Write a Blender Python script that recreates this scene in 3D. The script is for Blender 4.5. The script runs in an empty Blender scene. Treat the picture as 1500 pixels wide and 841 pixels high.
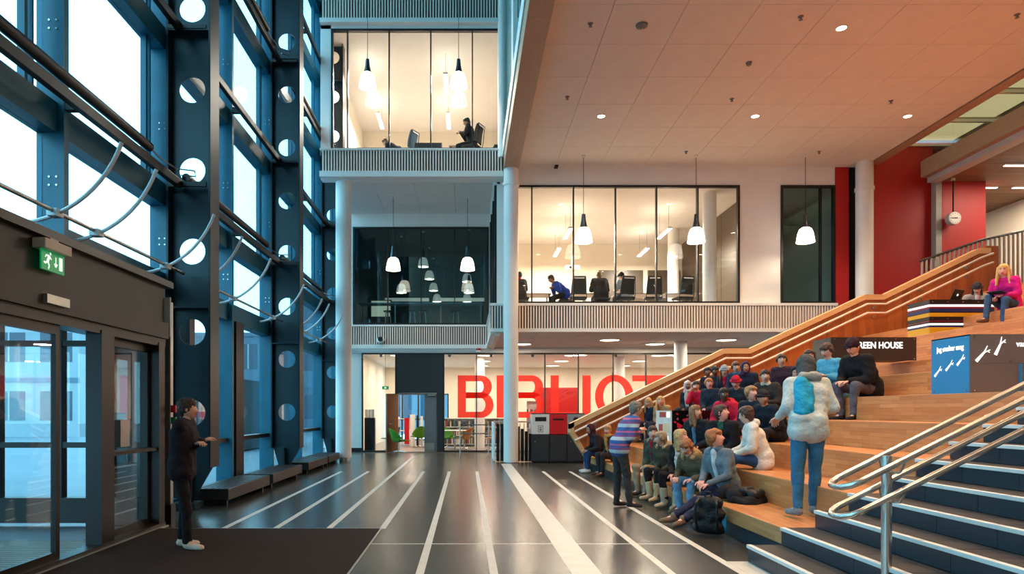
import bpy, bmesh, math, random
import numpy as np
from mathutils import Vector, Matrix

SC = bpy.context.scene
COL = SC.collection
random.seed(7)

# ------------------------------------------------------------------ camera
# one point perspective: view axis = +Y, x right, z up, eye at (0, 0, EYE)
FPX, VX, VY, EYE = 980.0, 684.0, 602.0, 1.45
cam_d = bpy.data.cameras.new('camera')
cam = bpy.data.objects.new('camera', cam_d)
COL.objects.link(cam)
cam.location = (0, 0, EYE)
cam.rotation_euler = (math.radians(90), 0, 0)
cam_d.sensor_fit = 'HORIZONTAL'
cam_d.sensor_width = 36.0
cam_d.lens = 36.0 * FPX / 1500.0
cam_d.shift_x = (750 - VX) / 1500.0
cam_d.shift_y = (VY - 420.5) / 1500.0
cam_d.clip_end = 400
SC.camera = cam

# ------------------------------------------------------------------ world / exposure
SC.view_settings.view_transform = 'Standard'
SC.view_settings.look = 'None'
SC.view_settings.gamma = 1.0
SC.view_settings.exposure = 0.0
SC.view_settings.use_curve_mapping = False
W = bpy.data.worlds.new('sky')
SC.world = W
W.use_nodes = True
_bg = W.node_tree.nodes['Background']
_bg.inputs[0].default_value = (0.33, 0.78, 1.0, 1)      # even, overcast blue-hour sky
_bg.inputs[1].default_value = 4.8
SC.cycles.max_bounces = 7
SC.cycles.diffuse_bounces = 4
SC.cycles.glossy_bounces = 3
SC.cycles.transparent_max_bounces = 24
SC.cycles.transmission_bounces = 4
SC.cycles.caustics_reflective = False
SC.cycles.caustics_refractive = False
SC.cycles.sample_clamp_indirect = 6.0
SC.cycles.use_denoising = True

WARM = (1.0, 0.66, 0.40)
WARM2 = (1.0, 0.83, 0.63)
NEUTRAL = (1.0, 0.91, 0.79)

def px(x, y, d):
    """world point seen at picture position x, y at depth d"""
    return Vector(((x - VX) * d / FPX, d, EYE + (VY - y) * d / FPX))

# ------------------------------------------------------------------ materials
def lin(c):
    c = c / 255.0
    return c / 12.92 if c <= 0.04045 else ((c + 0.055) / 1.055) ** 2.4
def rgb(r, g, b):
    return (lin(r), lin(g), lin(b), 1.0)

MATS = {}
def mat(name, col=None, rough=0.5, metal=0.0, var=0.0, vscale=6.0, bump=0.0, bscale=60.0, spec=0.5, stretch=None, emit=None, estr=0.0):
    if name in MATS:
        return MATS[name]
    m = bpy.data.materials.new(name)
    m.use_nodes = True
    nt = m.node_tree
    b = nt.nodes['Principled BSDF']
    b.inputs['Base Color'].default_value = col
    b.inputs['Roughness'].default_value = rough
    b.inputs['Metallic'].default_value = metal
    b.inputs['Specular IOR Level'].default_value = spec
    if emit:
        b.inputs['Emission Color'].default_value = emit
        b.inputs['Emission Strength'].default_value = estr
    if var > 0 or bump > 0:
        tc = nt.nodes.new('ShaderNodeTexCoord')
        mp = nt.nodes.new('ShaderNodeMapping')
        nt.links.new(tc.outputs['Object'], mp.inputs[0])
        if stretch:
            mp.inputs['Scale'].default_value = stretch
        if var > 0:
            n = nt.nodes.new('ShaderNodeTexNoise')
            n.inputs['Scale'].default_value = vscale
            n.inputs['Detail'].default_value = 5
            nt.links.new(mp.outputs[0], n.inputs[0])
            r = nt.nodes.new('ShaderNodeValToRGB')
            r.color_ramp.elements[0].position = 0.3
            r.color_ramp.elements[1].position = 0.7
            r.color_ramp.elements[0].color = tuple(max(0, c * (1 - var)) for c in col[:3]) + (1,)
            r.color_ramp.elements[1].color = tuple(min(1, c * (1 + var)) for c in col[:3]) + (1,)
            nt.links.new(n.outputs[0], r.inputs[0])
            nt.links.new(r.outputs[0], b.inputs['Base Color'])
        if bump > 0:
            n2 = nt.nodes.new('ShaderNodeTexNoise')
            n2.inputs['Scale'].default_value = bscale
            n2.inputs['Detail'].default_value = 4
            nt.links.new(mp.outputs[0], n2.inputs[0])
            bp = nt.nodes.new('ShaderNodeBump')
            bp.inputs['Strength'].default_value = bump
            bp.inputs['Distance'].default_value = 0.02
            nt.links.new(n2.outputs[0], bp.inputs['Height'])
            nt.links.new(bp.outputs[0], b.inputs['Normal'])
    MATS[name] = m
    return m

def emat(name, col, strength):
    if name in MATS:
        return MATS[name]
    m = bpy.data.materials.new(name)
    m.use_nodes = True
    nt = m.node_tree
    nt.nodes.remove(nt.nodes['Principled BSDF'])
    e = nt.nodes.new('ShaderNodeEmission')
    e.inputs[0].default_value = tuple(col) + (1,)
    e.inputs[1].default_value = strength
    nt.links.new(e.outputs[0], nt.nodes['Material Output'].inputs[0])
    MATS[name] = m
    return m

def glass(name, tint=(0.96, 0.99, 1.0), refl=1.0):
    """thin pane: clear with a fresnel reflection"""
    if name in MATS:
        return MATS[name]
    m = bpy.data.materials.new(name)
    m.use_nodes = True
    nt = m.node_tree
    nt.nodes.remove(nt.nodes['Principled BSDF'])
    t = nt.nodes.new('ShaderNodeBsdfTransparent')
    t.inputs[0].default_value = tuple(tint) + (1,)
    g = nt.nodes.new('ShaderNodeBsdfGlossy')
    g.inputs['Roughness'].default_value = 0.0
    g.inputs[0].default_value = (refl, refl, refl, 1)
    lw = nt.nodes.new('ShaderNodeLayerWeight')
    pw = nt.nodes.new('ShaderNodeMath'); pw.operation = 'POWER'; pw.inputs[1].default_value = 4.0
    f = nt.nodes.new('ShaderNodeMath'); f.operation = 'MULTIPLY_ADD'; f.inputs[1].default_value = 0.8; f.inputs[2].default_value = 0.035
    nt.links.new(lw.outputs['Facing'], pw.inputs[0]); nt.links.new(pw.outputs[0], f.inputs[0])
    x = nt.nodes.new('ShaderNodeMixShader')
    nt.links.new(f.outputs[0], x.inputs[0])
    nt.links.new(t.outputs[0], x.inputs[1])
    nt.links.new(g.outputs[0], x.inputs[2])
    nt.links.new(x.outputs[0], nt.nodes['Material Output'].inputs[0])
    MATS[name] = m
    return m

def wood(name, c1, c2, mode='stave', rough=0.32, bw=0.42, bh=0.05):
    """oiled hardwood; 'stave': finger-jointed staves along Y, 'board': grain along Z or along the piece"""
    if name in MATS:
        return MATS[name]
    m = bpy.data.materials.new(name)
    m.use_nodes = True
    nt = m.node_tree
    b = nt.nodes['Principled BSDF']
    b.inputs['Roughness'].default_value = rough
    tc = nt.nodes.new('ShaderNodeTexCoord')
    mix = nt.nodes.new('ShaderNodeMix'); mix.data_type = 'RGBA'
    if mode == 'stave':
        sp = nt.nodes.new('ShaderNodeSeparateXYZ')
        nt.links.new(tc.outputs['Object'], sp.inputs[0])
        ad = nt.nodes.new('ShaderNodeMath'); ad.operation = 'ADD'
        nt.links.new(sp.outputs[0], ad.inputs[0]); nt.links.new(sp.outputs[2], ad.inputs[1])
        cb = nt.nodes.new('ShaderNodeCombineXYZ')
        nt.links.new(sp.outputs[1], cb.inputs[0]); nt.links.new(ad.outputs[0], cb.inputs[1])
        br = nt.nodes.new('ShaderNodeTexBrick')
        br.inputs['Scale'].default_value = 1.0
        br.inputs['Brick Width'].default_value = bw
        br.inputs['Row Height'].default_value = bh
        br.inputs['Mortar Size'].default_value = 0.0012
        br.inputs['Color1'].default_value = c1
        br.inputs['Color2'].default_value = c2
        br.inputs['Mortar'].default_value = tuple(c * 0.6 for c in c2[:3]) + (1,)
        br.offset = 0.37
        nt.links.new(cb.outputs[0], br.inputs[0])
        mp = nt.nodes.new('ShaderNodeMapping'); mp.inputs['Scale'].default_value = (22, 1.5, 22)
        nt.links.new(tc.outputs['Object'], mp.inputs[0])
        n = nt.nodes.new('ShaderNodeTexNoise'); n.inputs['Scale'].default_value = 3; n.inputs['Detail'].default_value = 6
        nt.links.new(mp.outputs[0], n.inputs[0])
        r = nt.nodes.new('ShaderNodeValToRGB')
        r.color_ramp.elements[0].color = (0.72, 0.68, 0.66, 1); r.color_ramp.elements[1].color = (1.12, 1.12, 1.12, 1)
        nt.links.new(n.outputs[0], r.inputs[0])
        mix.blend_type = 'MULTIPLY'
        mix.inputs[0].default_value = 1.0
        nt.links.new(br.outputs[0], mix.inputs[6]); nt.links.new(r.outputs[0], mix.inputs[7])
    else:
        oi = nt.nodes.new('ShaderNodeObjectInfo')
        mp = nt.nodes.new('ShaderNodeMapping')
        mp.inputs['Scale'].default_value = {'board': (14, 14, 1.2), 'boardx': (1.2, 14, 14), 'boardy': (14, 1.2, 14)}[mode]
        nt.links.new(tc.outputs['Object'], mp.inputs[0])
        n = nt.nodes.new('ShaderNodeTexNoise'); n.inputs['Scale'].default_value = 1.7; n.inputs['Detail'].default_value = 6
        n.inputs['Distortion'].default_value = 0.6
        nt.links.new(mp.outputs[0], n.inputs[0])
        ad = nt.nodes.new('ShaderNodeMath'); ad.operation = 'MULTIPLY_ADD'
        nt.links.new(oi.outputs['Random'], ad.inputs[0]); ad.inputs[1].default_value = 0.5
        nt.links.new(n.outputs[0], ad.inputs[2])
        sb = nt.nodes.new('ShaderNodeMath'); sb.operation = 'SUBTRACT'; sb.use_clamp = True
        nt.links.new(ad.outputs[0], sb.inputs[0]); sb.inputs[1].default_value = 0.25
        nt.links.new(sb.outputs[0], mix.inputs[0])
        mix.inputs[6].default_value = c1; mix.inputs[7].default_value = c2
    nt.links.new(mix.outputs[2], b.inputs['Base Color'])
    MATS[name] = m
    return m

# paints and stuff
white = mat('white_paint', rgb(236, 234, 229), 0.55, var=0.03, vscale=2, bump=0.02)
ceilw = mat('ceiling_tile_white', rgb(226, 220, 214), 0.9, var=0.03, vscale=3, bump=0.05, bscale=220)
cream = mat('cream_wall', rgb(232, 222, 205), 0.7, var=0.03, vscale=1.5)
blackm = mat('black_frame', rgb(20, 20, 22), 0.4, var=0.1)
blackp = mat('black_panel', rgb(38, 42, 46), 0.5, var=0.06, vscale=2)
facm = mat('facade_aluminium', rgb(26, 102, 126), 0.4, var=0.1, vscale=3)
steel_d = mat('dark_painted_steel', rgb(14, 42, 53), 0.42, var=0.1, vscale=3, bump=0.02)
steel_b = mat('brown_steel', rgb(36, 28, 25), 0.4, metal=0.15, var=0.12, vscale=3)
fascia = mat('brown_fascia', rgb(26, 20, 19), 0.5, var=0.08, vscale=2)
alu = mat('aluminium', rgb(176, 172, 166), 0.32, metal=0.85, var=0.06, vscale=8)
chrome = mat('brushed_steel', rgb(196, 192, 186), 0.25, metal=0.95, var=0.06, vscale=14, stretch=(1, 1, 6))
slatm = wood('slat_wood', rgb(244, 232, 220), rgb(226, 206, 190), 'board', 0.6)
slatback = mat('slat_backing', rgb(34, 28, 27), 0.8, var=0.1)
redp = mat('red_paint', rgb(178, 22, 22), 0.5, var=0.06, vscale=1.2, bump=0.01)
stone = mat('floor_slab_stone', rgb(58, 56, 52), 0.25, var=0.16, vscale=2.2, bump=0.03, bscale=25, stretch=(3, 1, 1))
grout = mat('floor_grout', rgb(40, 39, 38), 0.8, var=0.1)
inlay = mat('light_stone_inlay', rgb(196, 192, 184), 0.45, var=0.07, vscale=6)
carpet = mat('dark_carpet', rgb(52, 42, 38), 0.95, var=0.22, vscale=60, bump=0.5, bscale=400, spec=0.1)
tile_d = mat('dark_stair_tile', rgb(20, 38, 48), 0.33, var=0.12, vscale=3)
tread_d = mat('stair_tread_stone', rgb(58, 53, 51), 0.4, var=0.15, vscale=4, stretch=(5, 1, 1))
nosing = mat('light_stair_nosing', rgb(205, 205, 202), 0.5, var=0.04)
oak = wood('seat_oak', rgb(212, 146, 90), rgb(190, 120, 70), 'stave', 0.34)
oakb = wood('oak_board', rgb(190, 112, 56), rgb(140, 74, 34), 'board', 0.36)
oakl = wood('pale_oak_trim', rgb(232, 188, 136), rgb(208, 158, 106), 'boardx', 0.4)
glulam = wood('glulam_beam', rgb(186, 152, 124), rgb(160, 124, 98), 'boardy', 0.55)
woodc = wood('wood_ceiling', rgb(150, 108, 74), rgb(120, 82, 54), 'boardx', 0.5)
panec = glass('clear_pane')
paneb = glass('facade_pane', (0.93, 0.98, 1.0))
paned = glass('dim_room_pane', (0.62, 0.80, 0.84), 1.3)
grey_door = mat('grey_door_paint', rgb(104, 110, 116), 0.5, var=0.04)
bronze = mat('bronze_door', rgb(118, 84, 62), 0.3, metal=0.5, var=0.1)
lamp_glow = emat('lamp_glow', (1.0, 0.80, 0.58), 7.0)
tube_glow = emat('tube_glow', (1.0, 0.88, 0.72), 7.0)
railw = mat('pale_rail', rgb(232, 226, 216), 0.35, metal=0.25, var=0.04)
plinthm = mat('dark_plinth', rgb(30, 38, 46), 0.45, var=0.1)
snow = mat('pale_paving', rgb(112, 124, 134), 0.7, var=0.1, vscale=0.4)

# ------------------------------------------------------------------ mesh helpers
class MB:
    def __init__(s):
        s.v = []; s.f = []; s.mi = []; s.cur = 0
    def add(s, vs, fs):
        o = len(s.v)
        s.v.extend([tuple(p) for p in vs])
        s.f.extend([tuple(i + o for i in f) for f in fs])
        s.mi.extend([s.cur] * len(fs))
        return s
    def box(s, x0, x1, y0, y1, z0, z1):
        return s.add([(x0, y0, z0), (x1, y0, z0), (x1, y1, z0), (x0, y1, z0), (x0, y0, z1), (x1, y0, z1), (x1, y1, z1), (x0, y1, z1)],
                     [(0, 3, 2, 1), (4, 5, 6, 7), (0, 1, 5, 4), (1, 2, 6, 5), (2, 3, 7, 6), (3, 0, 4, 7)])
    def bbox(s, x0, x1, y0, y1, z0, z1, b=0.01):
        """box with chamfered edges"""
        bm = bmesh.new()
        bmesh.ops.create_cube(bm, size=1)
        for v in bm.verts:
            v.co = Vector(((x0 + x1) / 2 + v.co.x * (x1 - x0), (y0 + y1) / 2 + v.co.y * (y1 - y0), (z0 + z1) / 2 + v.co.z * (z1 - z0)))
        bmesh.ops.bevel(bm, geom=bm.edges[:], offset=b, segments=2, affect='EDGES', profile=0.6)
        bm.verts.index_update()
        s.add([v.co for v in bm.verts], [[v.index for v in f.verts] for f in bm.faces])
        bm.free()
        return s
    def prism(s, poly, a0, a1, axis='y'):
        """polygon (two coords) swept along an axis; 'y': poly is (x,z), 'x': (y,z), 'z': (x,y)"""
        n = len(poly)
        def P(p, a):
            return {'y': (p[0], a, p[1]), 'x': (a, p[0], p[1]), 'z': (p[0], p[1], a)}[axis]
        vs = [P(p, a0) for p in poly] + [P(p, a1) for p in poly]
        fs = [tuple(range(n)), tuple(range(2 * n - 1, n - 1, -1))]
        fs += [(i, i + n, (i + 1) % n + n, (i + 1) % n) for i in range(n)]
        return s.add(vs, fs)
    def cyl(s, p0, p1, r0, r1=None, n=16, caps=True):
        p0 = Vector(p0); p1 = Vector(p1)
        r1 = r0 if r1 is None else r1
        d = (p1 - p0).normalized()
        a = d.orthogonal().normalized(); b = d.cross(a)
        vs = []
        for p, r in ((p0, r0), (p1, r1)):
            for i in range(n):
                t = 2 * math.pi * i / n
                vs.append(p + (a * math.cos(t) + b * math.sin(t)) * r)
        fs = [(i, (i + 1) % n, (i + 1) % n + n, i + n) for i in range(n)]
        if caps:
            fs += [tuple(range(n - 1, -1, -1)), tuple(range(n, 2 * n))]
        return s.add(vs, fs)
    def tube(s, pts, r, n=8, closed=False):
        pts = [Vector(p) for p in pts]
        m = len(pts)
        rs = r if isinstance(r, (list, tuple)) else [r] * m
        vs = []; a = None
        for i, p in enumerate(pts):
            if closed:
                t = pts[(i + 1) % m] - pts[i - 1]
            else:
                t = pts[min(i + 1, m - 1)] - pts[max(i - 1, 0)]
            t.normalize()
            a = t.orthogonal().normalized() if a is None else (a - t * a.dot(t)).normalized()
            b = t.cross(a)
            for k in range(n):
                q = 2 * math.pi * k / n
                vs.append(p + (a * math.cos(q) + b * math.sin(q)) * rs[i])
        fs = []
        for i in range(m if closed else m - 1):
            j = (i + 1) % m
            for k in range(n):
                fs.append((i * n + k, i * n + (k + 1) % n, j * n + (k + 1) % n, j * n + k))
        if not closed:
            fs += [tuple(range(n - 1, -1, -1)), tuple(range((m - 1) * n, m * n))]
        return s.add(vs, fs)
    def lathe(s, prof, n=24, c=(0, 0, 0)):
        vs = []; fs = []
        m = len(prof)
        for r, z in prof:
            for k in range(n):
                t = 2 * math.pi * k / n
                vs.append((c[0] + r * math.cos(t), c[1] + r * math.sin(t), c[2] + z))
        for i in range(m - 1):
            for k in range(n):
                fs.append((i * n + k, i * n + (k + 1) % n, (i + 1) * n + (k + 1) % n, (i + 1) * n + k))
        if prof[0][0] > 1e-4: fs.append(tuple(range(n - 1, -1, -1)))
        if prof[-1][0] > 1e-4: fs.append(tuple(range((m - 1) * n, m * n)))
        return s.add(vs, fs)
    def ball(s, c, r, n=10, m=7, sc=(1, 1, 1)):
        vs = []; fs = []
        for i in range(m + 1):
            ph = math.pi * i / m
            for k in range(n):
                t = 2 * math.pi * k / n
                vs.append((c[0] + r * sc[0] * math.sin(ph) * math.cos(t), c[1] + r * sc[1] * math.sin(ph) * math.sin(t), c[2] + r * sc[2] * math.cos(ph)))
        for i in range(m):
            for k in range(n):
                fs.append((i * n + k, (i + 1) * n + k, (i + 1) * n + (k + 1) % n, i * n + (k + 1) % n))
        return s.add(vs, fs)
    def mesh(s, name, mats):
        me = bpy.data.meshes.new(name)
        me.from_pydata(s.v, [], s.f)
        for m in (mats if isinstance(mats, (list, tuple)) else [mats]):
            me.materials.append(m)
        if any(s.mi):
            me.polygons.foreach_set('material_index', s.mi)
        me.update()
        return me
    def build(s, name, mats, parent=None, smooth=False, loc=None):
        me = s.mesh(name, mats)
        if smooth:
            me.polygons.foreach_set('use_smooth', [True] * len(me.polygons))
            try:
                me.set_sharp_from_angle(angle=math.radians(40))
            except Exception:
                pass
        return put(name, me, parent, loc)

def put(name, me, parent=None, loc=None):
    """link a mesh whose coordinates are world coordinates (or local when loc is given)"""
    o = bpy.data.objects.new(name, me)
    COL.objects.link(o)
    if loc is not None:
        o.location = loc
    if parent is not None:
        o.parent = parent
        if loc is None and 'wb' in parent.keys():
            pass
        o.matrix_parent_inverse = PINV.get(parent.name, Matrix())
    return o

PINV = {}
def thing(name, label=None, cat=None, loc=(0, 0, 0), group=None, rz=0.0, local=False):
    o = bpy.data.objects.new(name, None)
    COL.objects.link(o)
    o.location = loc
    o.rotation_euler = (0, 0, rz)
    o.empty_display_size = 0.1
    if label: tag(o, label, cat, group)
    if not local:
        PINV[o.name] = (Matrix.Translation(Vector(loc)) @ Matrix.Rotation(rz, 4, 'Z')).inverted()
    return o
def tag(o, label, cat, group=None):
    o['label'] = label
    o['category'] = cat
    if group: o['group'] = group
    return o
def struct(o, label=None):
    o['kind'] = 'structure'
    if label: o['label'] = label
    return o
def sempty(name, loc, label=None):
    return struct(thing(name, loc=loc), label)
def copy_tree(o, parent=None, loc=None, rz=None, label=None, group=None):
    c = o.copy()
    COL.objects.link(c)
    if parent is not None:
        c.parent = parent
    if loc is not None: c.location = loc
    if rz is not None: c.rotation_euler = (0, 0, rz)
    if label: c['label'] = label
    if group: c['group'] = group
    for ch in o.children:
        copy_tree(ch, c)
    return c
def B(name, m, parent, *a, bev=0.0):
    mb = MB()
    if bev: mb.bbox(*a, b=bev)
    else: mb.box(*a)
    return mb.build(name, m, parent)

def area(name, loc, sx, sy, power, col=WARM2, rot=(0, 0, 0), parent=None, spread=None):
    l = bpy.data.lights.new(name, 'AREA')
    l.shape = 'RECTANGLE'; l.size = sx; l.size_y = sy
    l.energy = power; l.color = col
    if spread: l.spread = spread
    o = bpy.data.objects.new(name, l)
    COL.objects.link(o)
    o.location = loc; o.rotation_euler = rot
    if parent is not None:
        o.parent = parent
        o.matrix_parent_inverse = PINV.get(parent.name, Matrix())
    return o
# ================================================================== the setting
ZC = 8.44          # hall ceiling
YW = 19.2          # wall above the library entrance zone, right block
YL = 23.7          # library front / recessed wall on the left
XG = -4.65         # glass line of the facade
SEAT0, SEATW, SEATH = 3.02, 0.647, 0.33
YS0, YS1 = 6.43, 16.6     # seating from stair to stringer wall
SEATX = [3.02, 3.667, 4.314, 4.961, 5.608, 6.26, 7.68, 8.38, 9.09, 9.79, 11.0, 11.65, 12.3, 12.95]
def seat_x(k): return SEATX[k - 1]

# ---- floor ---------------------------------------------------------
fl = struct(B('floor', grout, None, -4.7, 17.0, -4.0, 23.9, -0.25, -0.012))
ST = [-3.0, -2.36, -1.70, -1.04, -0.42, 0.24, 1.065, 1.82, 2.46]
ed = [-4.3, -3.66] + ST[:] + [3.1, 3.75]
ed.sort()
rows = [7.29 + 1.3 * k for k in range(-7, 13)]
sl_cache = {}
for i in range(len(ed) - 1):
    for j in range(len(rows) - 1):
        if ed[i] > 2.9 and rows[j] < 17.5: continue
        w = ed[i + 1] - ed[i]
        k = round(w, 3)
        if k not in sl_cache:
            sl_cache[k] = MB().box(0.003, w - 0.003, 0.003, 1.3 - 0.003, -0.02, 0).mesh('floor_slab', stone)
        put('floor_slab', sl_cache[k], fl, (ed[i], rows[j], 0))
for x in (3.75, 4.4, 5.05, 5.7, 6.35, 7.0):
    for j in range(len(rows) - 1):
        if rows[j] > 17.0:
            put('floor_slab', sl_cache.setdefault('r', MB().box(0.003, 0.647, 0.003, 1.297, -0.02, 0).mesh('floor_slab', stone)), fl, (x, rows[j], 0))
for i, x in enumerate(ST):
    w = 0.27 if i == 6 else 0.075
    y0 = 8.22 if i < 4 else -1.0
    y1 = 21.4 if i == 2 else (18.3 if i == 6 else 16.0)
    B('inlay_stripe', inlay, fl, x - w / 2, x + w / 2, y0, y1, -0.01, 0.002)
B('inlay_cross_stripe', inlay, fl, -1.04, 2.42, 7.28, 7.305, -0.01, 0.0015)
B('inlay_cross_stripe', inlay, fl, -3.8, -1.04, 8.215, 8.25, -0.01, 0.0015)
B('stair_foot_slab', inlay, fl, 2.50, 2.72, 5.3, 6.43, -0.01, 0.003)
B('stair_foot_slab', inlay, fl, 2.50, 2.72, 4.1, 5.29, -0.01, 0.003)
B('stair_foot_slab', inlay, fl, 2.50, 2.72, 2.9, 4.09, -0.01, 0.003)
# entrance mat: its own loose thing
em = thing('entrance_mat', 'dark brown ribbed carpet mat laid inside the glass entrance', 'mat', (-2.4, 4.3, 0.0))
B('carpet_field', carpet, em, -3.86, -1.06, 0.4, 8.2, 0.003, 0.010)
B('edge_strip', alu, em, -1.06, -1.04, 0.4, 8.2, 0.003, 0.011)
B('edge_strip', alu, em, -3.86, -1.04, 8.2, 8.215, 0.003, 0.011)

# ---- glazed walls seen frontally ------------------------------------
def glazing(n, x0, x1, z0, z1, y, mull, pm, fr=0.06, dep=0.12, mw=0.035):
    w = sempty('window_%d' % n, ((x0 + x1) / 2, y, z0))
    m = MB()
    m.box(x0, x1, y - dep / 2, y + dep / 2, z0, z0 + fr).box(x0, x1, y - dep / 2, y + dep / 2, z1 - fr, z1)
    m.box(x0, x0 + fr, y - dep / 2, y + dep / 2, z0 + fr, z1 - fr).box(x1 - fr, x1, y - dep / 2, y + dep / 2, z0 + fr, z1 - fr)
    m.build('window_frame', blackm, w)
    e = [x0 + fr] + list(mull) + [x1 - fr]
    for a in mull:
        B('mullion', blackm, w, a - mw / 2, a + mw / 2, y - dep / 2, y + dep / 2, z0 + fr, z1 - fr)
    for a, b in zip(e[:-1], e[1:]):
        B('pane', pm, w, a, b, y - 0.004, y + 0.004, z0 + fr * .5, z1 - fr * .5)
    return w

def slat_band(name, x0, x1, z0, z1, y, label, pitch=0.079, sw=0.042):
    """white edge boards, dark backing and upright slats, one object each"""
    t = thing(name, label, 'balcony front', ((x0 + x1) / 2, y, z0))
    B('backing_board', slatback, t, x0, x1, y + 0.03, y + 0.06, z0, z1)
    n = int((x1 - x0) / pitch)
    me = MB().box(-sw / 2, sw / 2, -0.03, 0.028, 0, z1 - z0).mesh('slat', slatm)
    for i in range(n):
        put('slat', me, t, (x0 + (i + 0.5) * (x1 - x0) / n, y, z0))
    return t

# right block, middle floor (big reading room window)
zb, zt = 4.53, 7.92
wb = sempty('wall_back', (6, YW, 3.7))
XR = 10.95
B('wall_panel', white, wb, 0.86, 1.35, YW, YW + 0.2, 3.7, ZC + .3)
B('wall_panel', white, wb, 1.35, 10.56, YW, YW + 0.2, zt, ZC + .3)
B('wall_panel', white, wb, 7.82, 9.0, YW, YW + 0.2, zb, zt)
B('wall_panel', white, wb, 1.35, 10.56, YW, YW + 0.2, 4.40, zb)
def gx(x, d=YW): return (x - VX) * d / FPX
glazing(1, 1.35, 7.82, zb, zt, YW + 0.02, [gx(v) for v in (779, 840, 901.5, 961.5, 1022)], panec)
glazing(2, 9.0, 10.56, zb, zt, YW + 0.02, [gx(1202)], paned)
t = slat_band('slatted_balcony_front', 0.68, 10.56, 3.80, 4.45, YW - 0.12, 'long band of pale upright slats below the wide reading room window')
B('cap_rail', white, t, 0.66, 10.56, YW - 0.17, YW + 0.02, 4.45, 4.52)
B('bottom_rail', white, t, 0.66, 10.56, YW - 0.17, YW + 0.02, 3.70, 3.80)
# left recess, middle floor: dim bar room
x0, x1 = gx(517, YL), gx(716, YL)
w2 = sempty('wall_recess', (-1.6, YL, 3.5))
B('wall_panel', white, w2, -4.15, x0, YL, YL + 0.2, 3.5, ZC)
B('wall_panel', white, w2, x1, 0.86, YL, YL + 0.2, 3.5, ZC)
z2b, z2t = 4.50, 7.96
B('wall_panel', white, w2, x0, x1, YL, YL + 0.2, z2t, ZC)
B('wall_panel', white, w2, x0, x1, YL, YL + 0.2, 4.35, z2b)
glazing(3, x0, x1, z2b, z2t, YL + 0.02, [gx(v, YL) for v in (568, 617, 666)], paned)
t = slat_band('slatted_balcony_front', -4.1, 0.70, 3.78, 4.42, YL - 0.14, 'band of pale upright slats with a small camera, below the dim bar room window')
B('cap_rail', white, t, -4.15, 0.78, YL - 0.2, YL + 0.02, 4.42, 4.48)
B('bottom_rail', white, t, -4.15, 0.78, YL - 0.2, YL + 0.02, 3.64, 3.78)
# side return of the right block
XS = 0.80
wr = sempty('wall_return', (XS, 21.4, 3.6))
B('wall_panel', white, wr, XS, XS + 0.15, YW, YL, 3.62, 4.53)
B('wall_panel', white, wr, XS, XS + 0.15, YW, YL, 7.96, ZC + .3)
B('wall_panel', white, wr, XS, XS + 0.15, YL - 0.5, YL, 4.53, 7.96)
B('pane', paned, wr, XS + 0.06, XS + 0.07, YW + 0.3, YL - 0.5, 4.53, 7.96)
for y in (YW + 0.15, YW + 1.6, YW + 3.0, YL - 0.6):
    B('mullion', blackm, wr, XS - 0.01, XS + 0.13, y - 0.05, y + 0.05, 4.53, 7.96)
t = thing('slatted_return', 'short slatted balcony side turning back towards the dim bar room', 'balcony front', (XS, 21.4, 3.78))
B('backing_board', slatback, t, XS - 0.06, XS - 0.03, YW - 0.1, YL - 0.15, 3.80, 4.45)
me = MB().box(-0.03, 0.0, -0.022, 0.022, 0, 0.65).mesh('slat', slatm)
for i in range(54):
    put('slat', me, t, (XS - 0.06, YW - 0.05 + i * 0.081, 3.80))
B('cap_rail', white, t, XS - 0.12, XS, YW - 0.1, YL - 0.15, 4.45, 4.5)
B('bottom_rail', white, t, XS - 0.12, XS, YW - 0.1, YL - 0.15, 3.66, 3.80)

# upper left block (third floor reading room over the recess)
y3 = 19.0
def g3(x): return (x - VX) * y3 / FPX
z3b, z3t = 8.86, 12.30
w3 = sempty('wall_upper', (-1.6, y3, 8.1))
B('wall_panel', white, w3, -4.15, g3(485), y3, y3 + 0.25, 8.1, 16)
B('wall_panel', white, w3, -4.15, 1.04, y3, y3 + 0.25, 8.02, 8.84)
B('wall_panel', white, w3, -4.15, 1.04, y3, y3 + 0.25, z3t, 16)
glazing(4, g3(485), g3(736), z3b, z3t, y3 + 0.04, [g3(v) for v in (509, 570, 631, 692)], panec)
t = slat_band('slatted_balcony_front', -4.1, 1.0, 8.20, 8.80, y3 - 0.12, 'band of pale upright slats across the upper reading room, over the round columns')
B('cap_rail', white, t, -4.15, 1.02, y3 - 0.17, y3 + 0.01, 8.80, 8.85)
B('bottom_rail', white, t, -4.15, 1.02, y3 - 0.2, y3 + 0.01, 8.04, 8.20)
t = slat_band('slatted_balcony_front', -4.1, 1.0, 12.52, 13.3, y3 - 0.12, 'topmost band of upright slats above the upper reading room window')
B('bottom_rail', white, t, -4.15, 1.02, y3 - 0.17, y3 + 0.01, 12.40, 12.52)
B('cap_rail', white, t, -4.15, 1.02, y3 - 0.17, y3 + 0.01, 13.3, 13.36)
# soffit under it, with its tiles
sf = struct(B('ceiling_recess', slatback, None, -4.15, 0.86, y3 + 0.25, YL + .2, ZC + 0.02, ZC + 0.2))
for i in range(4):
    for j in range(4):
        B('ceiling_tile', ceilw, sf, -4.14 + i * 1.25, -4.14 + i * 1.25 + 1.242, y3 + 0.26 + j * 1.12, y3 + 0.26 + j * 1.12 + 1.112, ZC, ZC + 0.02)
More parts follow.
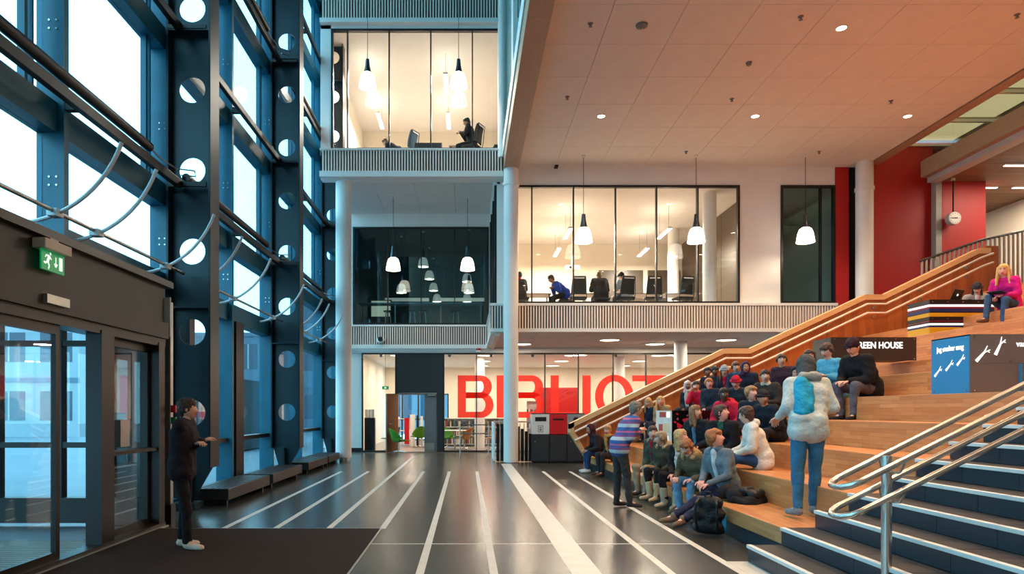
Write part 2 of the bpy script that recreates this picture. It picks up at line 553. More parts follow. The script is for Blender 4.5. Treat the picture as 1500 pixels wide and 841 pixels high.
# round columns
def column(x, y, r, z0, z1, label, collar=None, foot=True):
    t = thing('round_column', label, 'column', (x, y, z0))
    MB().cyl((x, y, z0), (x, y, z1), r, n=32).build('shaft', white, t, True)
    if foot:
        MB().cyl((x, y, 0.0), (x, y, 0.12), r * 0.82, n=28).build('foot_ring', chrome, t, True)
    if collar:
        MB().cyl((x, y, collar), (x, y, collar + 0.09), r + 0.025, n=32).build('collar', white, t, True)
    return t
column(1.235, 18.75, 0.205, 0.02, 8.30, 'white round column with blue foot ring standing by the recycling bins', 7.75)
column(-3.55, 19.25, 0.225, 0.12, 8.02, 'white round column beside the blue glass facade, on a copper-lit foot')
column(11.2, 18.85, 0.225, 3.6, ZC, 'white round column between the red wall panels', 7.65, False)
column(6.9, 21.6, 0.2, 0.02, 3.7, 'white round column under the soffit behind the oak stair wall', None, False)
column(1.0, 18.9, 0.13, 8.6, 16, 'slim white column rising beside the upper reading room glass', None, False)

# ---- hall ceiling --------------------------------------------------
YB = -4.0
CX0, CX1 = 1.45, 11.38
hc = struct(B('ceiling', slatback, None, CX0 - .2, CX1, YB, YW + .1, ZC + 0.025, ZC + 0.3))
rowsc = [18.98 - 1.246 * k for k in range(0, 19)]
colsc = [1.45, 2.53] + [2.53 + 1.26 * k for k in range(1, 8)]
tc = {}
for i in range(len(colsc) - 1):
    w = min(colsc[i + 1], CX1) - colsc[i]
    me = MB().box(0.004, w - 0.004, 0.004, 1.242, 0, 0.022).mesh('ceiling_tile', ceilw)
    for j, y in enumerate(rowsc):
        put('ceiling_tile', me, hc, (colsc[i], y - 1.246, ZC + random.uniform(0, 0.002)))
    B('ceiling_tile', ceilw, hc, colsc[i] + .004, colsc[i] + w - .004, 18.984, YW - .002, ZC, ZC + .022)
# glulam edge beam and the gallery front above it
gb = thing('glulam_beam', 'long knotty glulam beam along the edge of the hall ceiling', 'beam', (1.24, 8, 8.25))
for k in range(3):
    B('beam_length', glulam, gb, 1.03, 1.45, [-4, 4, 11.5][k], [3.995, 11.495, 18.78][k], 8.22, 8.62)
wu = sempty('wall_gallery', (1.1, 7, 8.6))
B('wall_panel', white, wu, 1.0, 1.2, -4, 18.8, 8.62, 9.0)
for k in range(6):
    B('wall_panel', white, wu, 1.05, 1.2, -4 + k * 3.85, -4 + k * 3.85 + 0.5, 9.0, 16)
    B('pane', paned, wu, 1.1, 1.12, -4 + k * 3.85 + .5, -4 + (k + 1) * 3.85, 9.0, 16)
struct(B('wall_gallery_inner', cream, None, 2.4, 2.5, -4, 19, 8.75, 16))

# right of the ceiling: fascia, roof light strip, concrete beam, wood ceiling
fb = thing('oak_fascia', 'warm oak fascia board edging the hall ceiling beside the roof light strip', 'fascia', (11.5, 8, 8.4))
for k in range(3):
    B('board', oakl if 0 else glulam, fb, CX1 + .005, CX1 + 0.28, [-4, 4, 11.5][k], [3.995, 11.495, 18.95][k], ZC - 0.02, 9.1)
rl = sempty('ceiling_rooflight', (12.2, 8, 9.1))
rgm = glass('rooflight_pane', (0.62, 0.38, 0.235))
for k in range(14):
    y = 19.1 - k * 1.6
    B('pane', rgm, rl, CX1 + .28, 14.1, y - 1.52, y, 9.1, 9.12)
    B('glazing_bar', white, rl, CX1 + .28, 14.1, y - 1.6, y - 1.52, 9.02, 9.14)
cb = thing('edge_beam', 'pale timber edge beam with a grey steel flange beyond the roof light strip', 'beam', (13, 8, 8))
for k in range(3):
    y0, y1 = [-4, 4, 11.5][k], [3.995, 11.495, 18.75][k]
    B('beam_length', glulam, cb, 12.72, 13.0, y0, y1, 7.98, 8.44)
    B('flange', mat('grey_flange', rgb(190, 186, 180), 0.5, var=0.05), cb, 12.9, 13.22, y0, y1, 7.84, 7.98)
ZR = 7.92
rc = struct(B('ceiling_right', slatback, None, 13.2, 17.2, YB, 24.2, ZR + .03, ZR + .3))
for k in range(29):
    B('ceiling_board', woodc, rc, 13.22, 17.0, 24.1 - (k + 1) * 0.3 + .012, 24.1 - k * 0.3, ZR, ZR + 0.03)
B('ceiling_board', woodc, rc, 13.22, 17.0, YB, 15.4, ZR, ZR + 0.03)
struct(B('roof', slatback, None, -5, 2.6, YB, 36, 16, 16.2))
struct(B('wall_roof_edge', slatback, None, 2.5, 2.6, 19.0, 36, 8.4, 16))
# red walls
struct(B('roof_beam_cover', slatback, None, 14.1, 17.3, YB, 24.4, 9.14, 9.3))
struct(B('wall_rooflight_side', white, None, 14.1, 14.2, YB, 24.2, 8.2, 9.14))
wred = sempty('wall_red', (12, YW, 4))
B('wall_panel', redp, wred, 10.56, 10.95, YW - .02, YW + .2, 3.6, ZC + .3)
B('wall_panel', slatback, wred, 10.95, 11.55, YW + .15, YW + .3, 3.6, ZC + .3)
B('wall_panel', redp, wred, 11.55, 13.22, YW - .2, YW + .2, 3.6, 8.95)
B('post', mat('grey_post', rgb(176, 170, 160), 0.5, var=0.05), wred, 13.17, 13.33, YW - .42, YW - .22, 3.6, ZR)
B('wall_panel', redp, wred, 13.33, 14.62, YW - .35, YW + .1, 3.6, ZR + .1)
B('wall_header', white, wred, 11.7, 14.1, YW - .25, YW + .18, 8.96, 9.02)
wrt = sempty('wall_right', (17, 8, 0))
B('wall_panel', cream, wrt, 17.0, 17.2, YB, 24.2, 0, 9.5)
struct(B('wall_rooflight_end', redp, None, 11.3, 14.2, YW + .2, YW + .3, 3.6, 9.3))
struct(B('wall_right_far', cream, None, 10.9, 17.2, 24.2, 24.4, 3.6, 9.5))
struct(B('wall_camera_side', cream, None, -4.8, 17.2, YB - .2, YB, 0, 16.2))
struct(B('floor_upper', stone, None, 11.0, 17.0, 16.9, 24.2, 3.95, 4.25))

# ---- rooms behind the glass -----------------------------------------
def room(n, x0, x1, y0, y1, z0, z1, wm, fm, cm, skip=()):
    struct(B('floor_%s' % n, fm, None, x0, x1, y0, y1, z0 - .15, z0))
    struct(B('ceiling_%s' % n, cm, None, x0, x1, y0, y1, z1, z1 + .1))
    if 'b' not in skip: struct(B('wall_%s_rear' % n, wm, None, x0, x1, y1, y1 + .1, z0, z1))
    if 'l' not in skip: struct(B('wall_%s_left' % n, wm, None, x0 - .1, x0, y0, y1, z0, z1))
    if 'r' not in skip: struct(B('wall_%s_right' % n, wm, None, x1, x1 + .1, y0, y1, z0, z1))
lav = mat('vinyl_floor', rgb(150, 140, 134), 0.3, var=0.06)
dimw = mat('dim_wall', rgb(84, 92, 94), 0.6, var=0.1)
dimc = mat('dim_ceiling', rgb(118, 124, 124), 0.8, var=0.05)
room('reading', 0.97, 10.9, YW + .22, 26.5, 4.35, 8.05, cream, lav, ceilw)
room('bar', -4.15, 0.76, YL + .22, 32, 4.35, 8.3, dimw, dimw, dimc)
room('upper', -4.12, 1.3, y3 + .27, 26.5, 8.82, 12.5, cream, lav, ceilw)
room('library', -4.0, 12.5, YL + .2, 33.0, 0.0, 3.58, cream, lav, ceilw, skip=('l', 'b'))
struct(B('wall_library_rear', cream, None, -0.9, 12.5, 33.0, 33.1, 0, 3.58))
struct(B('wall_library_over_window', cream, None, -4.0, -0.9, 33.0, 33.1, 2.3, 3.58))
struct(B('wall_library_left', cream, None, -4.1, -4.0, YL + .2, 33, 0, 3.58))
wlib = glazing(7, -4.0, -0.9, 0.0, 2.3, 33.05, [-3.2, -2.4, -1.65], paneb, .06, .1, .07)
B('transom', blackm, wlib, -3.94, -.96, 33.0, 33.1, 1.0, 1.06)
# dark glass partition at the right end of the reading room
dk = mat('dark_partition', rgb(70, 58, 46), 0.35, var=0.12)
pt = thing('dark_partition', 'dark brown glazed partition at the end of the reading room', 'partition', (8.35, 22, 4.05))
for k in range(5):
    B('panel', dk, pt, 8.5, 8.56, YW + .5 + k * 1.35, YW + .5 + k * 1.35 + 1.32, 4.36, 8.04)
column(7.36, 20.3, 0.2, 4.36, 8.05, 'white round column inside the reading room near the dark partition', None, False)
column(7.5, 24.3, 0.2, 4.36, 8.05, 'second white round column deeper inside the reading room', None, False)
bd = thing('dark_board', 'pair of dark brown boards on the reading room rear wall', 'wall board', (6.2, 26.4, 5))
B('panel', dk, bd, 5.2, 6.95, 26.4, 26.49, 4.6, 7.0)
B('panel', dk, bd, 7.15, 8.4, 26.4, 26.49, 4.6, 7.0)

# ---- library front ---------------------------------------------------
ll = glazing(5, gx(530, YL), gx(581, YL), 0.0, 3.5, YL, [], panec, 0.05)
lr = glazing(6, gx(649, YL), 12.4, 0.0, 3.5, YL, [gx(v, YL) for v in (698, 748, 798, 847, 897.5, 946, 995)] + [9.2, 10.4, 11.4], panec, 0.05)
wl = sempty('wall_library', (-2, YL, 0))
B('wall_panel', white, wl, -4.15, gx(530, YL), YL, YL + .2, 0.14, 3.64)
B('wall_panel', white, wl, -4.15, 12.4, YL - .1, YL + .2, 3.5, 3.7)
B('plinth', blackm, wl, -4.15, gx(530, YL), YL - .02, YL + .2, 0, .14)
B('header_panel', blackp, wl, gx(581, YL), gx(640, YL), YL - .05, YL + .1, 2.06, 3.5)
B('jamb_panel', blackp, wl, gx(640, YL), gx(649, YL), YL - .05, YL + .1, 0, 3.5)
# soffit of the right block
so = struct(B('ceiling_soffit', slatback, None, 0.8, 12.4, YW, YL, 3.72, 3.8))
for i in range(9):
    for j in range(4):
        B('ceiling_tile', ceilw, so, 0.82 + i * 1.25, 0.82 + i * 1.25 + 1.235, YW + j * 1.12, YW + j * 1.12 + 1.105, 3.69, 3.72)
sl2 = struct(B('ceiling_soffit_left', white, None, -4.15, 0.8, YL - .15, YL, 3.56, 3.64))

# entrance doors of the library
d1 = thing('library_door', 'bronze door leaf of the library swung open into the hall', 'door', (gx(581, YL), YL, 0))
ang = math.radians(255)
def leaf(parent, hx, hy, ang, w, h, th, m, name='door_leaf'):
    mb = MB().bbox(0, w, -th / 2, th / 2, 0.01, h, b=0.004)
    R = Matrix.Translation((hx, hy, 0)) @ Matrix.Rotation(ang, 4, 'Z')
    mb.v = [tuple(R @ Vector(v)) for v in mb.v]
    return mb.build(name, m, parent), R
_, R = leaf(d1, gx(583, YL), YL - .06, math.radians(236), 0.62, 2.04, 0.05, bronze)
h = MB(); h.tube([R @ Vector(p) for p in ((.54, -.03, 1.0), (.54, -.08, 1.0), (.42, -.08, 1.0))], 0.012)
h.tube([R @ Vector(p) for p in ((.54, .03, 1.0), (.54, .08, 1.0), (.42, .08, 1.0))], 0.012)
h.build('handle', chrome, d1, True)
d2 = thing('library_door', 'grey door leaf with a steel kick plate standing closed beside the opening', 'door', (gx(622, YL), YL, 0))
B('door_leaf', grey_door, d2, gx(622, YL), gx(640, YL) - .005, YL - .03, YL + .03, .01, 2.05, bev=.005)
B('kick_plate', chrome, d2, gx(622.5, YL), gx(636, YL), YL - .036, YL - .03, .02, .32)
B('door_closer', chrome, d2, gx(627, YL), gx(639, YL), YL - .10, YL - .03, 1.98, 2.04, bev=.006)
B('frame_head', chrome, d2, gx(585, YL), gx(640, YL), YL - .06, YL - .05, 2.055, 2.085)

# BIBLIOTEK lettering on the glass: one red film letter each
film = mat('red_letter_film', rgb(232, 52, 44), 0.4, var=0.03, vscale=3, emit=(0.9, 0.06, 0.03, 1), estr=0.0)
_nt = film.node_tree
_tr = _nt.nodes.new('ShaderNodeBsdfTranslucent'); _tr.inputs[0].default_value = rgb(250, 70, 60)
_tp = _nt.nodes.new('ShaderNodeBsdfTransparent'); _tp.inputs[0].default_value = rgb(240, 96, 84)
_mx = _nt.nodes.new('ShaderNodeMixShader'); _mx.inputs[0].default_value = 0.5
_mx2 = _nt.nodes.new('ShaderNodeMixShader'); _mx2.inputs[0].default_value = 0.25
_nt.links.new(_nt.nodes['Principled BSDF'].outputs[0], _mx.inputs[1]); _nt.links.new(_tr.outputs[0], _mx.inputs[2])
_nt.links.new(_mx.outputs[0], _mx2.inputs[1]); _nt.links.new(_tp.outputs[0], _mx2.inputs[2])
_nt.links.new(_mx2.outputs[0], _nt.nodes['Material Output'].inputs[0])
LZ0, LZ1 = EYE + (VY - 612) * YL / FPX, EYE + (VY - 550) * YL / FPX
LH = LZ1 - LZ0
def ring(m, cx, cz, ro, ri, a0, a1, y, sxo=1.0, n=24):
    vs = []; fs = []
    for i in range(n + 1):
        a = math.radians(a0 + (a1 - a0) * i / n)
        vs += [(cx + ro[0] * math.cos(a), y, cz + ro[1] * math.sin(a)), (cx + ri[0] * math.cos(a), y, cz + ri[1] * math.sin(a))]
    for i in range(n):
        fs.append((2 * i, 2 * i + 1, 2 * i + 3, 2 * i + 2))
    m.add(vs, fs)
def bar(m, x0, x1, z0, z1, y): m.add([(x0, y, z0), (x1, y, z0), (x1, y, z1), (x0, y, z1)], [(0, 1, 2, 3)])
def letter(ch, x0, x1, parent, y):
    m = MB(); z0, z1 = LZ0, LZ1; s = 0.29; t = 0.21
    if ch == 'I': bar(m, x0, x1, z0, z1, y)
    if ch == 'L': bar(m, x0, x0 + s, z0, z1, y); bar(m, x0 + s, x1, z0, z0 + t, y)
    if ch == 'T':
        bar(m, x0, x1, z1 - t, z1, y); bar(m, (x0 + x1) / 2 - s / 2, (x0 + x1) / 2 + s / 2, z0, z1 - t, y)
    if ch == 'E':
        bar(m, x0, x0 + s, z0, z1, y)
        for q in (z0, (z0 + z1 - t) / 2, z1 - t): bar(m, x0 + s, x1, q, q + t, y)
    if ch == 'O': ring(m, (x0 + x1) / 2, (z0 + z1) / 2, ((x1 - x0) / 2, LH / 2 + .02), ((x1 - x0) / 2 - s, LH / 2 - t), 0, 360, y, n=48)
    if ch == 'B':
        bar(m, x0, x0 + s, z0, z1, y); zm = z0 + LH * 0.53
        for a, b, xr in ((z0, zm + t / 2, x1), (zm - t / 2, z1, x1 - .06)):
            r = (b - a) / 2; xc = xr - r * 1.0
            bar(m, x0 + s, xc, b - t, b, y); bar(m, x0 + s, xc, a, a + t, y)
            ring(m, xc, (a + b) / 2, (xr - xc, r), (xr - xc - s, r - t), -90, 90, y)
    if ch == 'K':
        bar(m, x0, x0 + s, z0, z1, y)
        zm = (z0 + z1) / 2
        m.add([(x0 + s, y, zm - .12), (x0 + s, y, zm + .2), (x1 - .35, y, z1), (x1, y, z1)], [(0, 3, 2, 1)])
        m.add([(x0 + s, y, zm + .1), (x0 + s + .2, y, zm + .3), (x1 + .05, y, z0), (x1 - .32, y, z0)], [(0, 3, 2, 1)])
    m.build('letter', film, parent)
for ch, a, b in (('B', 670.5, 723), ('I', 727.5, 740), ('B', 747, 798), ('L', 806.5, 847), ('I', 853, 865), ('O', 871.5, 928), ('T', 926, 980), ('E', 988, 1028), ('K', 1036, 1085)):
    letter(ch, gx(a, YL), gx(b, YL), lr, YL - 0.012)
# ================================================================== the blue glass facade on the left
MUL = [-3.1, -0.5, 2.1, 4.7, 7.3, 9.9, 12.5, 15.1, 17.7, 20.3, 23.0]
TRZ = [(3.14, 3.48), (4.47, 4.80), (6.78, 7.10), (9.02, 9.36), (11.28, 11.6), (13.5, 13.85)]
fa = sempty('wall_left', (XG, 10, 0))
for i, y in enumerate(MUL):
    z0 = 3.14 if y < 8.6 else 0.0
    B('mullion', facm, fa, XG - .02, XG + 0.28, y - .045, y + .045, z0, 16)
    m = MB()
    for z in (3.9, 5.6, 7.9, 10.1):
        for dz in (0, .09):
            m.cyl((XG + .2, y - .046, z + dz), (XG + .2, y - .053, z + dz), .012, n=8)
            m.cyl((XG + .12, y - .046, z + dz), (XG + .12, y - .053, z + dz), .012, n=8)
    m.build('bolts', chrome, fa)
for a, b in zip(MUL[:-1], MUL[1:]):
    for z0, z1 in TRZ:
        if b < 8.6 and z0 < 3.2: continue
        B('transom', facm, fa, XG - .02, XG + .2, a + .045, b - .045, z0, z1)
    zs = [3.48, 4.47], [4.80, 6.78], [7.10, 9.02], [9.36, 11.28], [11.6, 13.5], [13.85, 16]
    for z0, z1 in zs:
        B('pane', paneb, fa, XG + .04, XG + .05, a + .045, b - .045, z0, z1)
        # slim opening-light frame inside the bay
        if z1 - z0 > 1.5:
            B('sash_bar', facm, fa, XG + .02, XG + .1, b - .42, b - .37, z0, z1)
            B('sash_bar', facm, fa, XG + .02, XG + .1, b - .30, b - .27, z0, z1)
    if a > 8.6:
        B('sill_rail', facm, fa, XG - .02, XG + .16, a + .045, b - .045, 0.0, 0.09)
        B('guard_rail', steel_b, fa, XG - .0, XG + .2, a + .045, b - .045, .87, .95)
        B('pane', paneb, fa, XG + .04, XG + .05, a + .045, b - .045, .09, .87)
        B('pane', paneb, fa, XG + .04, XG + .05, a + .045, b - .045, .95, 3.14)
# brown solid strip beside the first column
B('solid_panel', steel_b, fa, XG + .02, XG + .3, 12.62, 13.05, 0.0, 3.14)
B('solid_panel', steel_b, fa, XG + .02, XG + .34, 10.4, 10.6, 0.0, 3.14)

# perforated columns
def holed_web(x0, x1, y, th, z0, z1, hx, zs, r, n=28):
    """plate with round holes, front and back faces and hole walls"""
    m = MB()
    edges = [z0] + [(a + b) / 2 for a, b in zip(zs[:-1], zs[1:])] + [z1]
    for zc, a, b in zip(zs, edges[:-1], edges[1:]):
        out = []; inn = []
        for k in range(n):
            t = 2 * math.pi * k / n
            c, s = math.cos(t), math.sin(t)
            inn.append((hx + r * c, zc + r * s))
            sx = (x1 - hx) / c if c > 1e-6 else ((x0 - hx) / c if c < -1e-6 else 1e9)
            sz = (b - zc) / s if s > 1e-6 else ((a - zc) / s if s < -1e-6 else 1e9)
            q = min(sx, sz)
            out.append((hx + q * c, zc + q * s))
        cor = [(x1, b), (x0, b), (x0, a), (x1, a)]
        o = len(m.v)
        for yy in (y - th / 2, y + th / 2):
            m.v += [(p[0], yy, p[1]) for p in out] + [(p[0], yy, p[1]) for p in inn] + [(p[0], yy, p[1]) for p in cor]
        N = 2 * n + 4
        def ang(p): return math.atan2(p[1] - zc, p[0] - hx) % (2 * math.pi)
        ca = [ang(p) for p in cor]
        for side in (0, 1):
            s0 = o + side * N
            for k in range(n):
                k2 = (k + 1) % n
                f = [s0 + n + k, s0 + k]
                a0 = 2 * math.pi * k / n; a1 = a0 + 2 * math.pi / n
                for ci, cv in enumerate(ca):
                    if a0 + 1e-6 < cv < a1 - 1e-6: f.append(s0 + 2 * n + ci)
                f += [s0 + k2, s0 + n + k2]
                m.f.append(tuple(f) if side else tuple(reversed(f))); m.mi.append(0)
        for k in range(n):
            k2 = (k + 1) % n
            m.f.append((o + n + k, o + N + n + k, o + N + n + k2, o + n + k2)); m.mi.append(0)
    return m
XI, XO = -3.76, -4.36
HZ = [1.42 + 1.194 * k for k in range(0, 12)]
def perforated_column(y, label):
    t = thing('perforated_column', label, 'column', ((XI + XO) / 2, y, 0))
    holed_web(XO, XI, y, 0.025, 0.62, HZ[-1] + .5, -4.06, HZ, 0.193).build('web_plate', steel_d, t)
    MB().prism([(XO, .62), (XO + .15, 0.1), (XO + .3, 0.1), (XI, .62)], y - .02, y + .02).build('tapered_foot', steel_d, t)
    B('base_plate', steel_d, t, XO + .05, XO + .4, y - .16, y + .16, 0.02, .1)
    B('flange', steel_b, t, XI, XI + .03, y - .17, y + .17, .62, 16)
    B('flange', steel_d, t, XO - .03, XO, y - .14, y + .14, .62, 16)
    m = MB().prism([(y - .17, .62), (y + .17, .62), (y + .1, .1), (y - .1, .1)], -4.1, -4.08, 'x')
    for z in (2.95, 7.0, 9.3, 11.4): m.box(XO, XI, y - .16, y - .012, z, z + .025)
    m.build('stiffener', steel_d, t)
    return t
perforated_column(9.9, 'dark steel column pierced by round holes, beside the automatic entrance')
perforated_column(15.1, 'dark steel column pierced by round holes, between the tall window bays')
perforated_column(20.3, 'dark steel column pierced by round holes, behind the white round column')
perforated_column(4.7, 'dark steel column pierced by round holes, before the automatic entrance')

# service rails, cable sleeves and stays along the transoms
for lvl, (z, sleeve) in enumerate(((4.77, True), (7.06, False), (9.30, True), (11.5, False))):
    for a, b in ((4.85, 9.8), (10.0, 15.0), (15.2, 20.2)):
        kind = {4.77: 'low', 7.06: 'middle', 9.30: 'high', 11.5: 'top'}[z]
        bay = {4.85: 'before the entrance column', 10.0: 'between the two pierced columns', 15.2: 'behind the second pierced column'}[a]
        t = thing('facade_rail', '%s brown steel rail%s %s' % (kind, ' with black sleeve,' if sleeve else ' on the glass', bay), 'rail', (-4.2, (a + b) / 2, z))
        B('rail_bar', steel_b, t, -4.25, -4.17, a, b, z - .06, z + .06, bev=.008)
        for y in (a + .02, b - .06):
            B('end_bracket', steel_b, t, -4.36, -3.8, y, y + .04, z - .05, z + .02)
        for y in MUL:
            if a < y < b: B('standoff', steel_b, t, -4.4, -4.25, y - .04, y + .04, z - .05, z + .05)
        if sleeve:
            MB().cyl((-4.2, a - (.0 if a > 5 else 3), z + .17), (-4.2, b - .95, z + .17), .062, n=14).build('cable_sleeve', blackm, t, True)
            MB().tube([(-4.2, b - .96, z + .17), (-4.18, b - .7, z + .12), (-4.1, b - .35, z + .1), (-3.95, b - .1, z + .16), (-3.98, b + .02, z + .12), (-4.1, b - .2, z + .06)], .011, 6).build('stay_cable', alu, t, True)

# the hanging curved rods on their tube
palem = mat('pale_blue_metal', rgb(228, 236, 240), 0.4, metal=0.0, var=0.05)
hr = thing('rod_carrier_tube', 'thin steel tube running along the facade with clamps for curved rods', 'tube', (-4.13, 12, 3.45))
for a, b in ((2.0, 9.75), (10.05, 14.95), (15.25, 20.0)):
    MB().cyl((-4.13, a, 3.45), (-4.13, b, 3.45), .022, n=10).build('tube_length', alu, hr, True)
def rod(y, label):
    t = thing('curved_rod', label, 'rod', (-4.4, y, 3.33), 'curved rods on the facade')
    pts = []
    for i in range(13):
        u = i / 12
        a = math.radians(-82 + 62 * u)
        pts.append((-4.4 - 0.14 + 1.1 * (math.cos(a)), y, 4.43 + 1.1 * math.sin(a)))
    x0 = pts[0][0]
    pts = [(-4.40 + (p[0] - x0) * 1.07, p[1], 3.34 + (p[2] - pts[0][2]) * 1.12) for p in pts]
    MB().tube(pts, .021, 8).build('rod', palem, t, True)
    MB().bbox(-4.18, -4.07, y - .06, y + .06, 3.39, 3.47, b=.012).build('clamp', palem, t)
    MB().ball(pts[0], .03, 8, 6).build('end_knob', alu, t, True)
for i, (y, w) in enumerate(((6.7, 'a'), (7.45, 'b'), (9.15, 'c'), (10.3, 'd'), (11.8, 'e'), (14.2, 'f'), (16.0, 'g'), (16.8, 'h'), (18.6, 'i'))):
    rod(y, {'a': 'curved pale metal rod above the exit sign', 'b': 'curved pale metal rod just past the exit sign, above the sliding doors',
            'c': 'curved pale metal rod crossing the first pierced column', 'd': 'curved pale metal rod half hidden behind the first pierced column', 'e': 'curved pale metal rod in the bay between the pierced columns',
            'f': 'curved pale metal rod just before the second pierced column', 'g': 'curved pale metal rod just past the second pierced column', 'h': 'middle curved rod of the three near the white round column', 'i': 'curved pale metal rod nearest the white round column'}[w])

# convector benches along the glass foot
for a, b, w in ((10.15, 12.3, 'beside the first pierced column'), (12.5, 14.7, 'before the second pierced column'), (15.3, 17.4, 'past the second pierced column'), (17.55, 19.0, 'beside the white round column')):
    t = thing('floor_convector', 'low brown metal convector along the glass foot ' + w, 'radiator', (-3.9, (a + b) / 2, 0))
    B('casing', steel_b, t, -4.2, -3.62, a, b, .09, .27, bev=.012)
    for k in range(5):
        B('grille_bar', blackm, t, -4.1 + k * .1, -4.06 + k * .1, a + .05, b - .05, .268, .276)
    for y in (a + .15, b - .2):
        B('foot', blackm, t, -4.1, -3.7, y, y + .06, 0, .095)

# ---- entrance vestibule ------------------------------------------------
XV = -3.87
YV = 8.40
ev = thing('entrance_vestibule', 'brown framed glass entrance lobby with sliding doors and a deep fascia', 'entrance', (XV, 6, 0))
B('fascia_panel', fascia, ev, XV - .05, XV + .02, -3, 8.5, 2.44, 3.02)
B('fascia_cap', steel_b, ev, XV - .8, XV + .09, -3, 8.62, 3.02, 3.10)
B('fascia_cap', steel_b, ev, XV - .85, XV - .3, -3, 8.62, 3.10, 3.16)
B('fascia_panel', fascia, ev, XV - .05, XV + .08, -3, 8.5, 2.36, 2.56)
B('header', steel_b, ev, XV - .2, XV + .04, -3, 8.5, 2.26, 2.37)
B('lobby_ceiling', mat('lobby_ceiling', rgb(150, 146, 140), 0.6, var=0.06, vscale=30, stretch=(8, .2, 1)), ev, -9.0, XV - .06, -3, YV, 2.78, 2.84)
for k in range(2):
    MB().cyl((-5.4, 6.6 + k * 1.4 - 2.2, 2.775), (-5.4, 6.6 + k * 1.4 - 2.2, 2.76), .2, n=20).build('ceiling_lamp', lamp_glow, ev)
# sliding doors in the plane of the hall
def door_leaf(y0, y1, xo):
    m = MB()
    m.box(xo - .025, xo + .025, y0, y0 + .06, .05, 2.26).box(xo - .025, xo + .025, y1 - .06, y1, .05, 2.26)
    m.box(xo - .025, xo + .025, y0 + .06, y1 - .06, .05, .12).box(xo - .025, xo + .025, y0 + .06, y1 - .06, 2.17, 2.26)
    d = m.build('sliding_door', steel_b, ev)
    o = MB().box(xo - .004, xo + .004, y0 + .06, y1 - .06, .12, 2.17).build('pane', panec, d)
    return d
door_leaf(5.05, 6.35, XV - .02)
door_leaf(7.22, 8.3, XV - .09)
door_leaf(3.7, 5.0, XV - .02)
m = MB().box(XV - .1, XV + .06, 7.36, 7.56, 1.05, 1.35); m.build('door_sensor_box', alu, ev)
B('stile', steel_b, ev, XV - .12, XV + .05, 7.0, 7.25, 0, 2.3)
B('stile', steel_b, ev, XV - .12, XV + .05, 8.3, 8.46, 0, 2.3)
B('threshold', steel_b, ev, XV - .1, XV + .06, -3, 8.46, 0.0, .05)
B('guard_bar', steel_b, ev, XV - .16, XV + .03, 7.25, 8.3, .96, 1.0)
B('floor_track', alu, ev, XV + .06, XV + .1, -3, 8.46, 0.0, .012)
# far side screen of the lobby, frontal
B('sill_wall', fascia, ev, -9.0, XV - .1, YV, YV + .12, .04, .32)
B('sill_cap', steel_b, ev, -9.0, XV - .1, YV - .03, YV + .14, .32, .36)
sc_x = [-9.0, -6.9, gx(-3, YV), gx(83, YV), gx(150, YV), gx(214, YV)]
for xx, ww in ((-6.9, .1), (gx(0, YV) - .08, .12), (gx(83, YV), .12), (gx(157, YV), .12), (gx(212, YV), .12)):
    B('screen_post', steel_b, ev, xx - ww / 2, xx + ww / 2, YV, YV + .12, .36, 2.8)
for z in (1.02, 2.30):
    B('screen_rail', steel_b, ev, -9.0, XV - .1, YV + .01, YV + .11, z - .035, z + .035)
xs = [-9.0, -6.9, gx(0, YV) - .08, gx(83, YV), gx(157, YV), gx(212, YV)]
for a, b in zip(xs[:-1], xs[1:]):
    for z0, z1 in ((.36, .985), (1.055, 2.265), (2.335, 2.8)):
        B('pane', paneb, ev, a + .06, b - .06, YV + .055, YV + .063, z0, z1)
# lobby floor: metal foot grille and threshold slab
B('lobby_floor', snow, ev, -9.0, XV - .1, -3, YV, -.02, .0)
gbar = MB().box(-9.0, XV - .11, -.016, .016, 0, .003).mesh('grille_bar', mat('grille_bar_matte', rgb(150, 138, 122), .7, var=.05))
for k in range(40):
    put('grille_bar', gbar, ev, (0, 7.4 - k * .09, 0.003))
B('grille_well', blackm, ev, -9.0, XV - .11, 3.9, 7.48, .0005, .003)
# outer front of the lobby
for y in (-1, 1.6, 4.2, 6.4, 8.3):
    B('screen_post', steel_b, ev, -9.06, -8.94, y - .06, y + .06, 0, 2.8)
B('roof', steel_b, ev, -9.1, XV - .8, -3, YV + .1, 2.85, 3.05)
# motion sensor box on the header, exit sign, white post
B('motion_sensor', alu, ev, XV + .08, XV + .12, gx(684) + 5.98, 6.32, 2.42, 2.50)
xs_ = thing('exit_sign', 'green and white running man exit sign hung on the brown fascia', 'sign', (XV + .2, 6.2, 2.55))
pe = 6.12
B('housing', mat('sign_housing', rgb(206, 190, 176), 0.5, var=0.04), xs_, XV + .02, XV + .14, pe - .20, pe + .20, 2.90, 2.99, bev=.008)
B('hanger', mat('sign_housing'), xs_, XV + .02, XV + .10, pe - .06, pe + .06, 2.985, 3.02)
gm = mat('sign_green', rgb(0, 128, 72), 0.4, var=0.02, emit=rgb(0, 140, 80), estr=0.6)
B('sign_plate', gm, xs_, XV + .07, XV + .085, pe - .17, pe + .17, 2.72, 2.90)
wm_ = mat('sign_white', rgb(240, 250, 246), 0.4, var=0.01, emit=rgb(230, 255, 240), estr=0.8)
m = MB(); X = XV + .088
def q(y0, z0, y1, z1, w): # flat stroke on the sign
    d = Vector((y1 - y0, z1 - z0)); nn = Vector((-d.y, d.x)).normalized() * w / 2
    m.add([(X, pe + y0 + nn.x, 2.81 + z0 + nn.y), (X, pe + y1 + nn.x, 2.81 + z1 + nn.y), (X, pe + y1 - nn.x, 2.81 + z1 - nn.y), (X, pe + y0 - nn.x, 2.81 + z0 - nn.y)], [(0, 1, 2, 3)])
